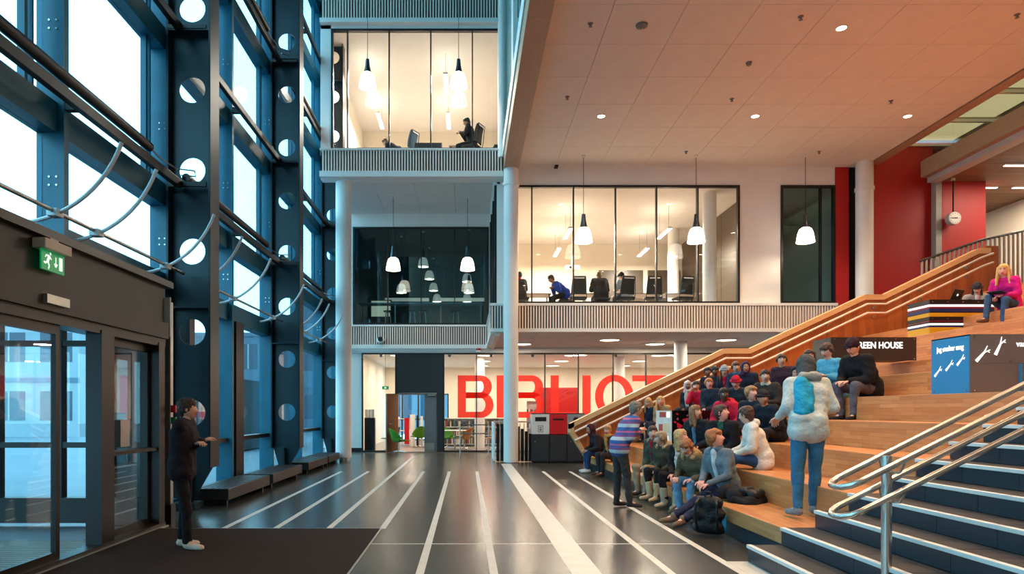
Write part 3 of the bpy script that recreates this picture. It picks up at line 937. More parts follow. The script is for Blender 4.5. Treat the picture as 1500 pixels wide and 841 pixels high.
q(-.06, .045, -.085, -.01, .03); q(-.085, -.01, -.06, -.045, .018); q(-.06, -.045, -.075, -.075, .016); q(-.085, -.01, -.12, -.03, .018); q(-.12, -.03, -.14, -.02, .016)
q(-.062, .04, -.03, .015, .014); q(-.062, .04, -.105, .045, .014); q(-.105, .045, -.12, .02, .012); q(-.05, .058, -.035, .072, .022)
q(.035, .05, .035, -.03, .014); q(.035, -.04, .012, -.01, .012); q(.035, -.04, .058, -.01, .012); q(.11, .06, .11, -.06, .05)
m.build('pictogram', wm_, xs_)
pst = thing('call_post', 'slim pale aluminium post with red and green buttons beside the sliding door', 'post', (-3.84, 8.62, 0))
B('profile', alu, pst, -3.88, -3.80, 8.58, 8.66, .25, 2.85, bev=.008)
B('junction_box', mat('grey_box', rgb(196, 192, 184), 0.5, var=0.03), pst, -3.885, -3.795, 8.55, 8.58, 2.4, 2.9)
B('red_button', mat('button_red', rgb(200, 20, 30), 0.4, var=0.02), pst, -3.79, -3.73, 8.56, 8.60, 1.43, 1.52)
B('green_button', mat('button_green', rgb(20, 130, 70), 0.4, var=0.02), pst, -3.79, -3.73, 8.56, 8.60, 1.28, 1.37)
B('foot', blackm, pst, -3.9, -3.78, 8.55, 8.68, 0, .25)
# wall piece between the lobby and the first column
B('infill_panel', steel_b, ev, XV - .8, XV - .02, 8.5, 8.62, 0, 3.1)

# ---- outside ------------------------------------------------------------
out = struct(B('ground_outside', snow, None, -120, XG - .05, -60, 160, -.3, -.03))
bw = mat('far_facade_light', rgb(150, 160, 166), 0.7, var=0.1, vscale=.6, bump=.02)
bd_ = mat('far_facade_panel', rgb(92, 112, 128), 0.6, var=0.12, vscale=.5)
wd = mat('far_window', rgb(46, 66, 84), 0.15, var=0.15, vscale=.8)
def building(x0, x1, y, h, floors, nwin, label, m1=bw, base=.9):
    t = thing('office_building', label, 'building', ((x0 + x1) / 2, y, -.03))
    B('front_wall', m1, t, x0, x1, y, y + 10, -.03, h)
    fh = h / floors
    ww = (x1 - x0) / nwin
    for i in range(floors):
        for j in range(nwin):
            a = x0 + (j + .16) * ww; b = x0 + (j + .84) * ww
            B('window', wd, t, a, b, y - .02, y + .1, i * fh + base, i * fh + base + fh * .5)
            B('mullion', bw, t, (a + b) / 2 - .05, (a + b) / 2 + .05, y - .05, y, i * fh + base, i * fh + base + fh * .5)
        B('floor_band', bd_, t, x0, x1, y - .06, y, (i + 1) * fh - .25, (i + 1) * fh)
    return t
building(-46, -22, 38, 10, 3, 9, 'pale grey three storey building across the yard, seen through the entrance')
building(-11.5, 2.5, 46, 9.9, 3, 7, 'blue grey panelled building seen through the far library window', bd_)
building(-20.5, -13.5, 44, 6.6, 2, 4, 'low grey building across the yard behind the site cabin', bd_)
cb_ = thing('site_cabin', 'dark corrugated container standing outside the window bay', 'container', (-8.4, 26, 0))
B('body', mat('cabin_paint', rgb(44, 62, 72), 0.6, var=0.1), cb_, -10.8, -8.1, 24, 30, .02, 2.6)
for k in range(12):
    B('rib', mat('cabin_paint'), cb_, -10.7 + k * .22, -10.6 + k * .22, 23.96, 24.0, .1, 2.5)
# ================================================================== seating steps, stair and stringer wall
sts = thing('seating_steps', 'broad oak seating steps climbing beside the stair', 'seating steps', (seat_x(1), 11, 0))
for k in range(1, 14):
    z0 = 0.17 if k == 1 else SEATH * (k - 1)
    tier = B('seat_step', oak, sts, seat_x(k), seat_x(k + 1) + .75, YS0, YS1, z0, SEATH * k, bev=.006)
B('plinth', plinthm, sts, seat_x(1) + .06, seat_x(4), YS0, YS1, 0, .17)
B('plinth_tile', tile_d, sts, seat_x(1) + .05, seat_x(1) + .06, YS0, YS1, 0, .168)
struct(B('floor_gallery', plinthm, None, 13.75, 16.95, 6.5, 16.6, 3.6, 4.285))
struct(B('floor_stair_head', plinthm, None, 10.5, 16.95, 1.1, 6.4, 3.0, 3.62))

RISE, RUN, SX0 = 0.165, 0.3235, 2.70
stc = thing('staircase', 'dark tiled stair with pale nosings climbing beside the oak seating', 'staircase', (SX0, 4, 0))
TY0 = 1.03
rt = MB().box(0, .012, .002, .598, .002, RISE - .03).mesh('riser_tile', tile_d)
tt = MB().box(.012, RUN, .002, .598, -.02, -.002).mesh('tread_tile', tread_d)
ns = MB().bbox(-.015, .035, TY0, YS0, -.03, .002, b=.004).mesh('nosing', nosing)
for k in range(1, 23):
    x = SX0 + RUN * (k - 1); z = RISE * k
    B('step_core', grout, stc, x + .012, x + 1.0, TY0, YS0 - .001, max(0, z - RISE), z - .021)
    for j in range(9):
        y = YS0 - .6 * (j + 1)
        put('riser_tile', rt, stc, (x, y, z - RISE))
        put('tread_tile', tt, stc, (x, y, z))
    put('nosing', ns, stc, (x, 0, z))

# double handrail on the stair
YH = 4.8
hr = thing('stair_handrail', 'double brushed steel handrail on a round post, rising up the dark stair', 'handrail', (3.01, YH, .165))
MB().cyl((3.01, YH, .165), (3.01, YH, 1.128), .034, n=24).build('post', chrome, hr, True)
MB().cyl((3.01, YH, .165), (3.01, YH, .18), .07, n=24).build('post_foot', chrome, hr, True)
for k in (1, 2, 3):
    xx = 3.01 + 2.26 * k
    zz = RISE * (int((xx - SX0) / RUN) + 1)
    MB().cyl((xx, YH, zz), (xx, YH, 1.128 + .502 * 2.26 * k), .034, n=24).build('post', chrome, hr, True)
for dz in (0, -.21):
    pts = []
    sep = .14
    def zr(x): return .905 + dz + .502 * (x - 2.64)
    for x in np.linspace(11, 2.78, 12): pts.append((x, YH + sep, zr(x)))
    for a in range(0, 7):
        t = math.pi / 2 + math.pi * a / 6
        pts.append((2.74 + .10 * math.cos(t) * 1.0, YH + sep * math.sin(t) if a not in (0, 6) else YH + (sep if a == 0 else -sep), zr(2.74 + .10 * math.cos(t))))
    for x in np.linspace(2.78, 11, 12): pts.append((x, YH - sep, zr(x)))
    MB().tube(pts, .0235, 14).build('rail', chrome, hr, True)
    for xx in (3.03, 5.27, 7.53):
        for s in (-1, 1):
            MB().tube([(xx, YH + s * .03, zr(xx) - .09), (xx + .01, YH + s * .1, zr(xx) - .085), (xx + .02, YH + s * sep, zr(xx) - .02)], .009, 6).build('bracket', chrome, hr, True)

# stringer wall: upright oak boards under a pale sloping trim
sw = thing('oak_stair_wall', 'sloping oak board wall with pale trim and twin handrails at the end of the seating', 'stair wall', (7, 16.7, 0))
TOP = [(2.55, 1.13), (6.39, 3.0), (7.03, 3.0), (9.89, 4.34), (10.35, 4.34), (12.72, 5.49), (13.0, 5.49)]
def topz(x):
    for (a, za), (b, zb_) in zip(TOP[:-1], TOP[1:]):
        if a <= x <= b: return za + (zb_ - za) * (x - a) / (b - a)
    return TOP[0][1] if x < TOP[0][0] else TOP[-1][1]
YA, YB2 = 16.62, 16.86
def frontx(z): return 2.55 + (1.13 - z) * (3.13 - 2.55) / (1.13 - .08)
xb = 2.62
bi = 0
while xb < 12.98:
    x2 = min(xb + .178, 12.99)
    zb0 = .08
    if xb < 3.13:
        za = 1.13 - (xb - 2.55) / .58 * 1.05
        zb1 = max(.08, 1.13 - (x2 - 2.55) / .58 * 1.05)
        poly = [(xb, za), (x2, zb1), (x2, topz(x2) - .10), (xb, topz(xb) - .10)]
        if poly[3][1] <= za: poly = [(xb, za), (x2, zb1), (x2, max(topz(x2) - .10, zb1 + .02))]
    else:
        poly = [(xb, zb0), (x2, zb0), (x2, topz(x2) - .10), (xb, topz(xb) - .10)]
    poly = [(p[0] - (.003 if p[0] == x2 else 0), p[1]) for p in poly]
    MB().prism(poly, YA + random.uniform(0, .004), YB2 - .03).build('board', oakb, sw)
    xb = x2
for (a, za), (b, zb_) in zip(TOP[:-1], TOP[1:]):
    MB().prism([(a, za - .13), (b, zb_ - .13), (b, zb_), (a, za)], YA - .03, YB2).build('trim_board', oakl, sw)
# front edge trim and black base
MB().prism([(2.55, 1.13), (2.55 + .0, .91), (3.07, .08), (3.16, .08), (2.66, .96), (2.66, 1.18)], YA - .03, YB2).build('front_trim', oakl, sw)
B('base_block', blackm, sw, 2.98, 3.6, YA, YB2, 0, .08)
B('end_post', oakb, sw, 12.9, 13.2, YA, YB2, 4.0, 5.55)
for off in (.25, .47):
    pts = [(TOP[0][0] + .12, YA - .1, TOP[0][1] + .06 - off)] + [(a, YA - .1, z - off) for a, z in TOP[1:-1]] + [(13.0, YA - .1, 5.49 - off + .1)]
    MB().tube(pts, .026, 8).build('wall_rail', railw, sw, True)
    for xx in np.arange(3.2, 12.9, 1.15):
        MB().tube([(xx, YA, topz(xx) - off - .08), (xx, YA - .08, topz(xx) - off - .08), (xx, YA - .1, topz(xx) - off - .02)], .009, 6).build('rail_bracket', chrome, sw, True)
    for xx in np.arange(3.2, 12.9, 1.15):
        MB().cyl((xx, YA - .012, topz(xx) - off - .08), (xx, YA, topz(xx) - off - .08), .035, n=12).build('bracket_rose', chrome, sw, True)

# metal balustrade behind the stringer, climbing to the upper floor
bal = thing('metal_balustrade', 'grey upright bar balustrade with a dark handrail climbing behind the oak wall', 'railing', (13, 17.4, 4.2))
pb = [(11.72, 5.32), (13.35, 5.88), (15.2, 6.28), (16.9, 6.6)]
MB().tube([(a, 17.3, z) for a, z in pb], .035, 8).build('handrail', mat('dark_handrail', rgb(70, 60, 56), 0.4, var=0.06), bal, True)
def bz(x):
    return float(np.interp(x, [p[0] for p in pb], [p[1] for p in pb]))
gpost = mat('balustrade_grey', rgb(186, 178, 168), 0.45, metal=0.3, var=0.05)
x = 11.75
while x < 16.8:
    B('baluster', gpost, bal, x, x + .03, 17.27, 17.32, 4.25, bz(x + .015) - .02)
    x += .118
# ================================================================== lamps
shade_m = emat('pendant_shade_glow', (1.0, 0.84, 0.66), 6.0)
shade_d = mat('pendant_shade_faint_glow', rgb(214, 204, 190), 0.3, var=0.05, emit=(1, .85, .7, 1), estr=0.35)  # faint emission added so unlit shades and fittings show in the dark room
socket_m = mat('pendant_socket', rgb(70, 78, 84), 0.3, metal=0.6, var=0.05)
def pendant(x, y, ztop, drop, label, group, lit=40.0, s=1.0):
    t = thing('pendant_lamp', label, 'lamp', (x, y, ztop), group)
    z1 = ztop - drop
    MB().cyl((x, y, ztop - .05), (x, y, ztop), .05, n=16).build('ceiling_cup', white, t, True)
    MB().cyl((x, y, z1 + .75 * s), (x, y, ztop - .05), .008, n=6).build('cord', blackm, t, True)
    MB().lathe([(.0, .78 * s), (.05 * s, .77 * s), (.065 * s, .6 * s), (.1 * s, .42 * s), (.11 * s, .4 * s), (.0, .4 * s)], 20, (x, y, z1)).build('socket', socket_m, t, True)
    MB().lathe([(.1 * s, .4 * s), (.155 * s, .36 * s), (.195 * s, .26 * s), (.222 * s, .12 * s), (.232 * s, .02 * s), (.24 * s, 0), (.232 * s, -.005), (.222 * s, .01), (.21 * s, .12 * s), (.185 * s, .25 * s), (.14 * s, .345 * s), (.09 * s, .39 * s)], 28, (x, y, z1)).build('glass_shade', shade_m if lit > 30 else shade_d, t, True)
    MB().tube([(x + .235 * s * math.cos(a), y + .235 * s * math.sin(a), z1 + .05 * s) for a in np.linspace(0, 2 * math.pi, 25)[:-1]], .008, 6, True).build('rim_ring', shade_d, t, True)
    if lit:
        l = bpy.data.lights.new('bulb', 'POINT'); l.energy = lit; l.color = WARM2; l.shadow_soft_size = .08
        o = bpy.data.objects.new('bulb', l); COL.objects.link(o); o.location = (x, y, z1 + .1); o.parent = t
        o.matrix_parent_inverse = PINV[t.name]
    return t
for i, X in enumerate((3.19, 6.27, 9.26)):
    pendant(X, 18.3, ZC, 2.38, ['bell glass pendant before the wide reading room window, nearest the white column', 'bell glass pendant before the dark partition of the reading room', 'bell glass pendant before the narrow dark window'][i], 'pendants along the hall wall', 60)
for i, X in enumerate((-2.4, 0.02)):
    pendant(X, 21.8, ZC, 2.40, ['bell glass pendant before the dim bar room, nearer the blue facade', 'bell glass pendant before the dim bar room, nearer the side return'][i], 'pendants in the recess', 60)
for i, X in enumerate((-2.75, -0.23)):
    pendant(X, 18.5, 16, 5.6, ['bell glass pendant on a long cord before the upper reading room, nearer the facade', 'bell glass pendant on a long cord before the upper reading room, over the studying man'][i], 'pendants before the upper room', 60)
k = 0
for xx, yy, d, lb in ((620, 383, 25.5, 'upper middle'), (629, 401, 28, 'second'), (635, 418, 30, 'third'), (588, 421, 26.2, 'wide low'), (687, 421, 25.2, 'wide low right'), (684, 405, 28, 'far right'), (640, 434, 31, 'farthest'), (684, 434, 30.4, 'far low')):
    p = px(xx, yy + 8, d)
    pendant(p.x, d, 8.3, 8.3 - p.z, 'faint bell glass pendant hanging inside the dim bar room', 'pendants inside the bar room', 16, .86)  # weak bulbs added to lift the otherwise black bar room

def downlight(x, y, z, label, power=260, r=.085, group='ceiling downlights', blend=.9, cone=124):
    t = thing('downlight', label, 'lamp', (x, y, z), group)
    MB().lathe([(r * 1.25, 0), (r * 1.25, -.012), (r, -.015), (r * .95, 0)], 24, (x, y, z)).build('trim_ring', white, t, True)
    MB().cyl((x, y, z - .004), (x, y, z - .008), r * .95, n=20).build('lens', emat('downlight_glow', (1.0, .86, .68), 30.0), t)
    l = bpy.data.lights.new('spot', 'SPOT'); l.energy = power; l.color = WARM; l.spot_size = math.radians(cone); l.spot_blend = blend; l.shadow_soft_size = .09
    o = bpy.data.objects.new('spot', l); COL.objects.link(o); o.location = (x, y, z - .03); o.parent = t
    o.matrix_parent_inverse = PINV[t.name]
    return t
HALLP = 920
for yy, rw in ((15.85, 'far'), (12.2, 'middle'), (8.55, 'near'), (4.9, 'near'), (1.2, 'near')):
    for xx, cl in ((3.18, 'a'), (6.83, 'b'), (10.44, 'c')):
        if rw == 'middle' and cl == 'a': continue
        lb = 'small round recessed downlight in the hall ceiling'
        if rw == 'far': lb += {'a': ', nearest the glulam beam', 'b': ', in the middle of its row', 'c': ', beside the oak fascia'}[cl]
        elif rw == 'near': lb += {8.55: ' over the lowest steps', 4.9: ' over the dark stair', 1.2: ' behind the dark stair'}[yy] + {'a': ', beam side', 'b': ', middle', 'c': ', fascia side'}[cl]
        elif rw == 'middle': lb += ', alone over the seating' if cl == 'b' else ', over the upper seating'
        downlight(xx, yy, ZC, lb, HALLP, group='ceiling downlights')
for xx, yy, lb in ((940, 38, 'unlit'), (1097, 93, 'sprinkler')):
    D = 6.97 * FPX / (VY - yy)
    p = px(xx, yy, D)
    t = thing('ceiling_detector', 'small grey detector disc on the hall ceiling' if lb == 'unlit' else 'tiny blue grey sprinkler head on the hall ceiling', 'detector', (p.x, p.y, ZC))
    MB().lathe([(.11 if lb == 'unlit' else .06, 0), (.1 if lb == 'unlit' else .05, -.03), (.05, -.05), (0, -.055)], 20, (p.x, p.y, ZC)).build('base', mat('detector_grey', rgb(120, 120, 122), .5, var=.05), t, True)
    MB().cyl((p.x, p.y, ZC - .05), (p.x, p.y, ZC - .08), .02, n=10).build('sensor_tip', alu, t, True)
for xx, yy in ((865, 36), (775, 23), (831, 143), (1072, 146), (1305, 149), (1200, 223), (1005, 223), (1490, 23), (1173, 26)):
    D = 6.97 * FPX / (VY - yy)
    p = px(xx, yy, D)
    if p.x < 1.6 or p.x > 11.2: continue
    t = thing('sprinkler_head', 'tiny dark sprinkler head under the hall ceiling tiles', 'sprinkler', (p.x, p.y, ZC), 'sprinkler heads of the hall ceiling')
    MB().lathe([(.05, 0), (.045, -.01), (.02, -.015), (.015, -.05), (.035, -.055), (.035, -.06), (0, -.06)], 14, (p.x, p.y, ZC)).build('head', mat('detector_grey'), t, True)

def disc_light(x, y, z, label, group, r=.3, power=60):
    t = thing('disc_ceiling_light', label, 'lamp', (x, y, z), group)
    MB().lathe([(r + .04, 0), (r + .04, -.03), (r, -.04), (r * .98, -.02)], 32, (x, y, z)).build('trim_ring', white, t, True)
    MB().cyl((x, y, z - .015), (x, y, z - .03), r * .98, n=28).build('diffuser', emat('disc_glow', (1.0, .83, .62), 7.0), t)
    if power:
        l = bpy.data.lights.new('glow', 'AREA'); l.shape = 'DISK'; l.size = 2 * r * .95; l.energy = power; l.color = WARM2
        o = bpy.data.objects.new('glow', l); COL.objects.link(o); o.location = (x, y, z - .045); o.parent = t
        o.matrix_parent_inverse = PINV[t.name]
    return t
for x, y, w in ((1.83, 22.2, 'beside the white column'), (4.46, 20.9, 'over the recycling bins side'), (6.25, 22.2, 'behind the oak wall top'), (8.1, 20.9, 'beyond the column under the soffit')):
    disc_light(x, y, 3.69, 'round glowing ceiling light under the soffit ' + w, 'soffit lights', .3, 95)
for i in range(5):
    for j in range(3):
        disc_light(-2.6 + i * 3.3, 25.4 + j * 2.9, 3.58, 'round glowing library ceiling light in the ' + ['row nearest the glass', 'middle row', 'deepest row'][j], 'library ceiling lights', .3, 72)

def bar_light(x, y, z, L, label, group, axis='y', power=70, top=None, w=.14, col=WARM2):
    t = thing('linear_light', label, 'lamp', (x, y, z), group)
    a = (x - w / 2, x + w / 2, y - L / 2, y + L / 2) if axis == 'y' else (x - L / 2, x + L / 2, y - w / 2, y + w / 2)
    B('housing', white, t, *a, z, z + .06)
    B('diffuser', tube_glow, t, a[0] + .01, a[1] - .01, a[2] + .01, a[3] - .01, z - .012, z)
    if top:
        for s in (-.4, .4):
            p = (x, y + s * L) if axis == 'y' else (x + s * L, y)
            MB().cyl((p[0], p[1], z + .06), (p[0], p[1], top), .006, n=6).build('hanger', alu, t)
    if power:
        up = .03 if top else 0
        area('tube', (x, y, z - .02), w if axis == 'y' else L, L if axis == 'y' else w, power * (1 - up), col, parent=t)
        if up: area('uplight', (x, y, z + .07), w if axis == 'y' else L, L if axis == 'y' else w, power * up, col, (math.pi, 0, 0), parent=t)
    return t
for x in (3.3, 6.45, 9.6):
    for y in (21.9, 24.5):
        bar_light(x, y, 7.25, 1.3, 'slim hanging linear light inside the wide reading room' if x < 9 else 'slim hanging linear light behind the dark partition', 'reading room lights', power=300 if x < 9 else 0, top=8.05)
for x in (-3.1, -0.66):
    for y in (21.2, 23.9):
        bar_light(x, y, 11.8, 1.3, 'slim hanging linear light inside the upper reading room', 'upper room lights', power=190, top=12.5, col=NEUTRAL)
bar_light(-1.3, 26.43, 10.2, 2.6, 'long wall mounted linear light on the upper room rear wall', 'upper room lights', 'x', 20)
for x, y, L in ((14.9, 17.5, 1.7), (14.75, 19.25, 1.0), (14.7, 20.6, .8), (16.2, 19.25, 1.0), (15.9, 16.2, 1.6)):
    bar_light(x, y, ZR - .05, L, 'glowing linear light recessed in the brown wood ceiling', 'wood ceiling lights', 'x', 70, w=.1)
# linear fittings in the bar room, faint glow added by their material
for x in (-2.6, -.2):
    t = thing('linear_light', 'pale linear fitting with a faint added glow, hung in the dim bar room', 'lamp', (x, 29, 6.2), 'bar room fittings')
    B('housing', shade_d, t, x - .95, x + .95, 28.95, 29.05, 6.2, 6.34)
    for s in (-.8, .8): MB().cyl((x + s, 29, 6.34), (x + s, 29, 8.3), .006, n=6).build('hanger', alu, t)

# ================================================================== furniture
def shell_chair(x, y, rz, label, m, group='library shell chairs'):
    t = thing('shell_chair', label, 'chair', (x, y, 0), group, rz)
    t2 = bpy.data.objects  # local build, parent transform places it
    PINV[t.name] = Matrix()
    mb = MB(); n = 15; r = 9
    vs = []
    for th in (0, .025):
        for i in range(r + 1):
            u = i / r
            for k in range(n):
                v = -1 + 2 * k / (n - 1)
                # seat goes from front edge to back top
                if u < .5:
                    yy = .30 - u * 2 * .48; zz = .44 - .05 * math.sin(u * 2 * math.pi * .5) + .10 * v * v * (u * 2)
                    xx = v * (.30 - .02 * (1 - u * 2))
                else:
                    q = (u - .5) * 2
                    yy = -.18 - .16 * q + .20 * v * v * (1 - .3 * q); zz = .39 + .10 * v * v * (1 - q) + .46 * q - .1 * q * v * v
                    xx = v * (.30 - .10 * q * q)
                vs.append((xx, yy - (th if u > .5 else 0), zz - (th if u <= .5 else 0)))
    fs = []
    N = (r + 1) * n
    for i in range(r):
        for k in range(n - 1):
            a = i * n + k
            fs.append((a, a + 1, a + n + 1, a + n)); fs.append((N + a, N + a + n, N + a + n + 1, N + a + 1))
    for i in range(r):
        for k in (0, n - 1):
            a = i * n + k; fs.append((a, a + n, N + a + n, N + a))
    for k in range(n - 1):
        for i in (0, r):
            a = i * n + k; fs.append((a, N + a, N + a + 1, a + 1))
    mb.add(vs, fs); mb.build('shell', m, t, True)
    MB().cyl((0, 0, .05), (0, 0, .40), .025, n=12).build('pedestal', chrome, t, True)
    b = MB()
    for a in range(4):
        c, s = math.cos(a * math.pi / 2 + .6), math.sin(a * math.pi / 2 + .6)
        b.tube([(0, 0, .06), (c * .15, s * .15, .05), (c * .3, s * .3, .015)], [.02, .016, .012], 8)
    b.build('star_base', chrome, t, True)
    return t
green = mat('green_fabric', rgb(78, 140, 34), .8, var=.1, vscale=20, bump=.2, bscale=200)
dgreen = mat('dark_green_fabric', rgb(30, 84, 52), .8, var=.1, vscale=20)
tan = mat('tan_leather', rgb(176, 112, 54), .5, var=.1, vscale=12)
shell_chair(-2.35, 23.05, math.radians(-60), 'bright green shell chair on a steel star base before the library door', green)
shell_chair(-2.8, 24.75, math.radians(120), 'dark green shell chair just inside the library glass', dgreen)
shell_chair(-.75, 25.6, math.radians(-150), 'light green shell chair at the round library table', green)
shell_chair(-.1, 24.9, math.radians(70), 'tan shell chair drawn up to the round library table', tan)
shell_chair(.95, 24.8, math.radians(90), 'tan shell chair further along the library glass', tan)
shell_chair(-1.9, 26.6, math.radians(20), 'light green shell chair deep inside behind the grey door', green)
t = thing('round_table', 'round white café table inside the library glass', 'table', (-.45, 25.0, 0))
MB().lathe([(0, .70), (.42, .70), (.43, .715), (.42, .73), (0, .73)], 32, (-.45, 25.0, 0)).build('table_top', white, t, True)
MB().cyl((-.45, 25, .03), (-.45, 25, .7), .03, n=12).build('pedestal', chrome, t, True)
MB().lathe([(.26, 0), (.26, .015), (.03, .04), (0, .04)], 24, (-.45, 25, 0)).build('base_disc', chrome, t, True)
# info stand just inside the door glass
t = thing('info_stand', 'black info stand with white leaflets inside the library glass', 'stand', (-3.35, 24.3, 0))
B('body', blackm, t, -3.7, -3.33, 24.15, 24.4, .02, 1.2, bev=.01)
for k in range(3):
    B('leaflet', white, t, -3.68 + k * .115, -3.58 + k * .115, 24.16, 24.2, 1.2, 1.5)
# low slatted shelf units in the library
bookc = [mat('book_%d' % i, c, .6, var=.08) for i, c in enumerate((rgb(150, 40, 36), rgb(40, 66, 110), rgb(196, 176, 130), rgb(60, 90, 64), rgb(210, 206, 196), rgb(70, 60, 58)))]
def shelf(x0, y, w, h, label, sh, rows=3):
    t = thing('book_shelf', label, 'shelf', (x0 + w / 2, y, 0), 'library shelves')
    m = MB().box(x0, x0 + .03, y, y + .35, 0, h).box(x0 + w - .03, x0 + w, y, y + .35, 0, h).box(x0 + .03, x0 + w - .03, y + .33, y + .35, 0, h)
    m.build('carcass', white, t)
    for i in range(rows + 1):
        B('shelf_board', white, t, x0 + .03, x0 + w - .03, y, y + .33, .08 + i * (h - .1) / rows, .1 + i * (h - .1) / rows)
    for i in range(rows):
        z = .1 + i * (h - .1) / rows
        x = x0 + .05
        while x < x0 + w - .12:
            bw_ = random.uniform(.03, .06)
            ci = random.randrange(6)
            b = B('book', bookc[ci], None, x, x + bw_ - .003, y + .03, y + .25, z, z + random.uniform(.2, .27))
            tag(b, ['red', 'navy', 'tan', 'green', 'off white', 'dark brown'][ci] + ' spined book on the ' + ['lowest', 'middle', 'top'][i] + ' board of the ' + sh, 'book', 'books on the library shelves')
            x += bw_ + (random.random() < .12) * .1
    return t
shelf(-1.0, 27.3, 1.4, 1.15, 'low white book shelf seen through the first letters on the glass', 'low shelf behind the letter B')
shelf(.6, 27.6, 1.4, 1.15, 'low white book shelf behind the round column', 'low shelf behind the column')
shelf(2.6, 29.4, 1.6, 1.9, 'taller white book shelf beside the red library cabinet', 'tall shelf by the red cabinet')
t = thing('red_cabinet', 'big bright red cabinet standing behind the lettered library glass', 'cabinet', (3.3, 27.6, 0))
rgl = mat('red_gloss', rgb(200, 22, 28), .35, var=.04)
B('body', rgl, t, 2.9, 4.5, 27.2, 27.7, .1, 2.4, bev=.01)
for k in range(2): B('door', rgl, t, 2.92 + k * .79, 3.69 + k * .79, 27.17, 27.2, .14, 2.36, bev=.008)
B('plinth', blackm, t, 2.95, 4.45, 27.22, 27.68, 0, .1)
column(.5, 26.3, .2, 0, 3.58, 'white round column inside the library behind the red letter B', None, False)
column(6.0, 26.3, .2, 0, 3.58, 'white round column inside the library behind the red letter O', None, False)
t = thing('service_desk', 'white service desk deep inside the library', 'desk', (5.4, 29, 0))
B('front_panel', white, t, 4.4, 7.4, 28.6, 28.66, .1, 1.05); B('worktop', rgl, t, 4.35, 7.45, 28.5, 29.4, 1.05, 1.1, bev=.008); B('plinth', blackm, t, 4.5, 7.3, 28.7, 29.3, 0, .1)
t = thing('red_stand', 'red and white book stand seen through the open library door', 'stand', (-2.2, 28, 0))
B('red_panel', rgl, t, -2.62, -2.42, 28, 28.4, .05, 1.15); B('white_frame', white, t, -2.9, -2.86, 28, 28.4, 0, 1.2); B('shelf_board', white, t, -2.86, -2.62, 28, 28.4, .6, .63); B('shelf_board', white, t, -2.86, -2.62, 28, 28.4, 1.1, 1.13)
t = thing('slatted_screen', 'low white slatted screen inside beyond the open library door', 'screen', (-1.8, 27.4, 0))
B('end_panel', white, t, -2.3, -2.24, 27, 28, 0, 1.3)
for k in range(7): B('slat', slatback if k % 2 else white, t, -2.2 + k * .16, -2.1 + k * .16, 27.0, 27.05, 0, 1.3 - .03 * k)
# spotlights on the library ceiling edge
for i in range(6):
    x = gx(556 + i * 62 + (40 if i else 0), YL)
    t = thing('track_spot', 'small grey spotlight hung just inside the top of the library glass', 'lamp', (x, 24.2, 3.58), 'library track spots')
    MB().cyl((x, 24.2, 3.5), (x, 24.2, 3.58), .015, n=8).build('stem', alu, t); MB().cyl((x, 24.12, 3.44), (x, 24.3, 3.5), .055, .06, n=14).build('head', mat('spot_grey', rgb(120, 130, 136), .4, var=.05), t, True)

# balustrade box beside the white column
t = thing('stair_well_guard', 'waist high slatted guard around the stair opening behind the white column', 'railing', (1.3, 19.6, 0))
B('end_panel', white, t, .76, .80, 18.95, 20.6, .02, 1.12)
for k in range(9): B('slat', slatback, t, .84 + k * .115, .92 + k * .115, 19.0, 19.05, .02, 1.08 - (max(0, k - 4)) * .07)
for k in range(9): B('bar', gpost, t, .925 + k * .115, .945 + k * .115, 19.0, 19.04, .02, 1.10)
B('cap_rail', gpost, t, .76, 1.9, 18.95, 19.08, 1.12, 1.16)
t = thing('tube_railing', 'light steel tube railing between the library glass and the column', 'railing', (.3, 21.6, 0))
m = MB()
for z in (1.0, .72): m.tube([(-.22, 21.6, z), (.72, 21.6, z)], .02, 8)
m.build('rails', chrome, t, True)
for x in (-.22, .7): MB().cyl((x, 21.6, 0), (x, 21.6, 1.02), .022, n=10).build('post', chrome, t, True)

# recycling bins
def bin_unit(x0, m, label, slot):
    y0 = 18.55
    t = thing('recycling_bin', label, 'bin', (x0 + .245, y0 + .25, 0), 'recycling bins in a row')
    B('cabinet', blackp, t, x0, x0 + .485, y0, y0 + .5, .03, .79, bev=.01)
    d = B('door', blackp, t, x0 + .02, x0 + .465, y0 - .018, y0, .06, .77, bev=.006)
    MB().cyl((x0 + .09, y0 - .018, .6), (x0 + .09, y0 - .03, .6), .014, n=10).build('lock', chrome, d)
    B('hood', m, t, x0, x0 + .485, y0 - .012, y0 + .5, .80, 1.36, bev=.012)
    m2 = MB()
    if slot == 'wide': m2.bbox(x0 + .09, x0 + .40, y0 - .02, y0, 1.16, 1.28, b=.01)
    elif slot == 'slit': m2.bbox(x0 + .09, x0 + .40, y0 - .02, y0, 1.19, 1.24, b=.01)
    else: m2.cyl((x0 + .24, y0, 1.2), (x0 + .24, y0 - .02, 1.2), .08, n=20)
    m2.build('opening', blackm, t)
    m3 = MB()
    for a, b, c, d_ in ((.17, .31, .86, .875), (.17, .31, 1.03, 1.045), (.17, .185, .875, 1.03), (.295, .31, .875, 1.03), (.21, .27, .9, .95), (.21, .27, .97, 1.0)):
        m3.box(x0 + a, x0 + b, y0 - .015, y0 - .0125, c, d_)
    m3.build('pictogram', mat('pictogram_grey', rgb(120, 120, 122), .6, var=.02) if slot == 'wide' else m, t)
    B('plinth', blackm, t, x0 + .02, x0 + .465, y0 + .02, y0 + .48, 0, .03)
    B('lid_edge', blackm, t, x0, x0 + .485, y0 - .01, y0 + .5, 1.36, 1.385)
bin_unit(1.80, mat('bin_white', rgb(226, 224, 220), .4, var=.03), 'white topped recycling bin with a wide black opening', 'wide')
bin_unit(2.29, mat('bin_red', rgb(206, 22, 34), .4, var=.03), 'red topped recycling bin with a slit opening', 'slit')
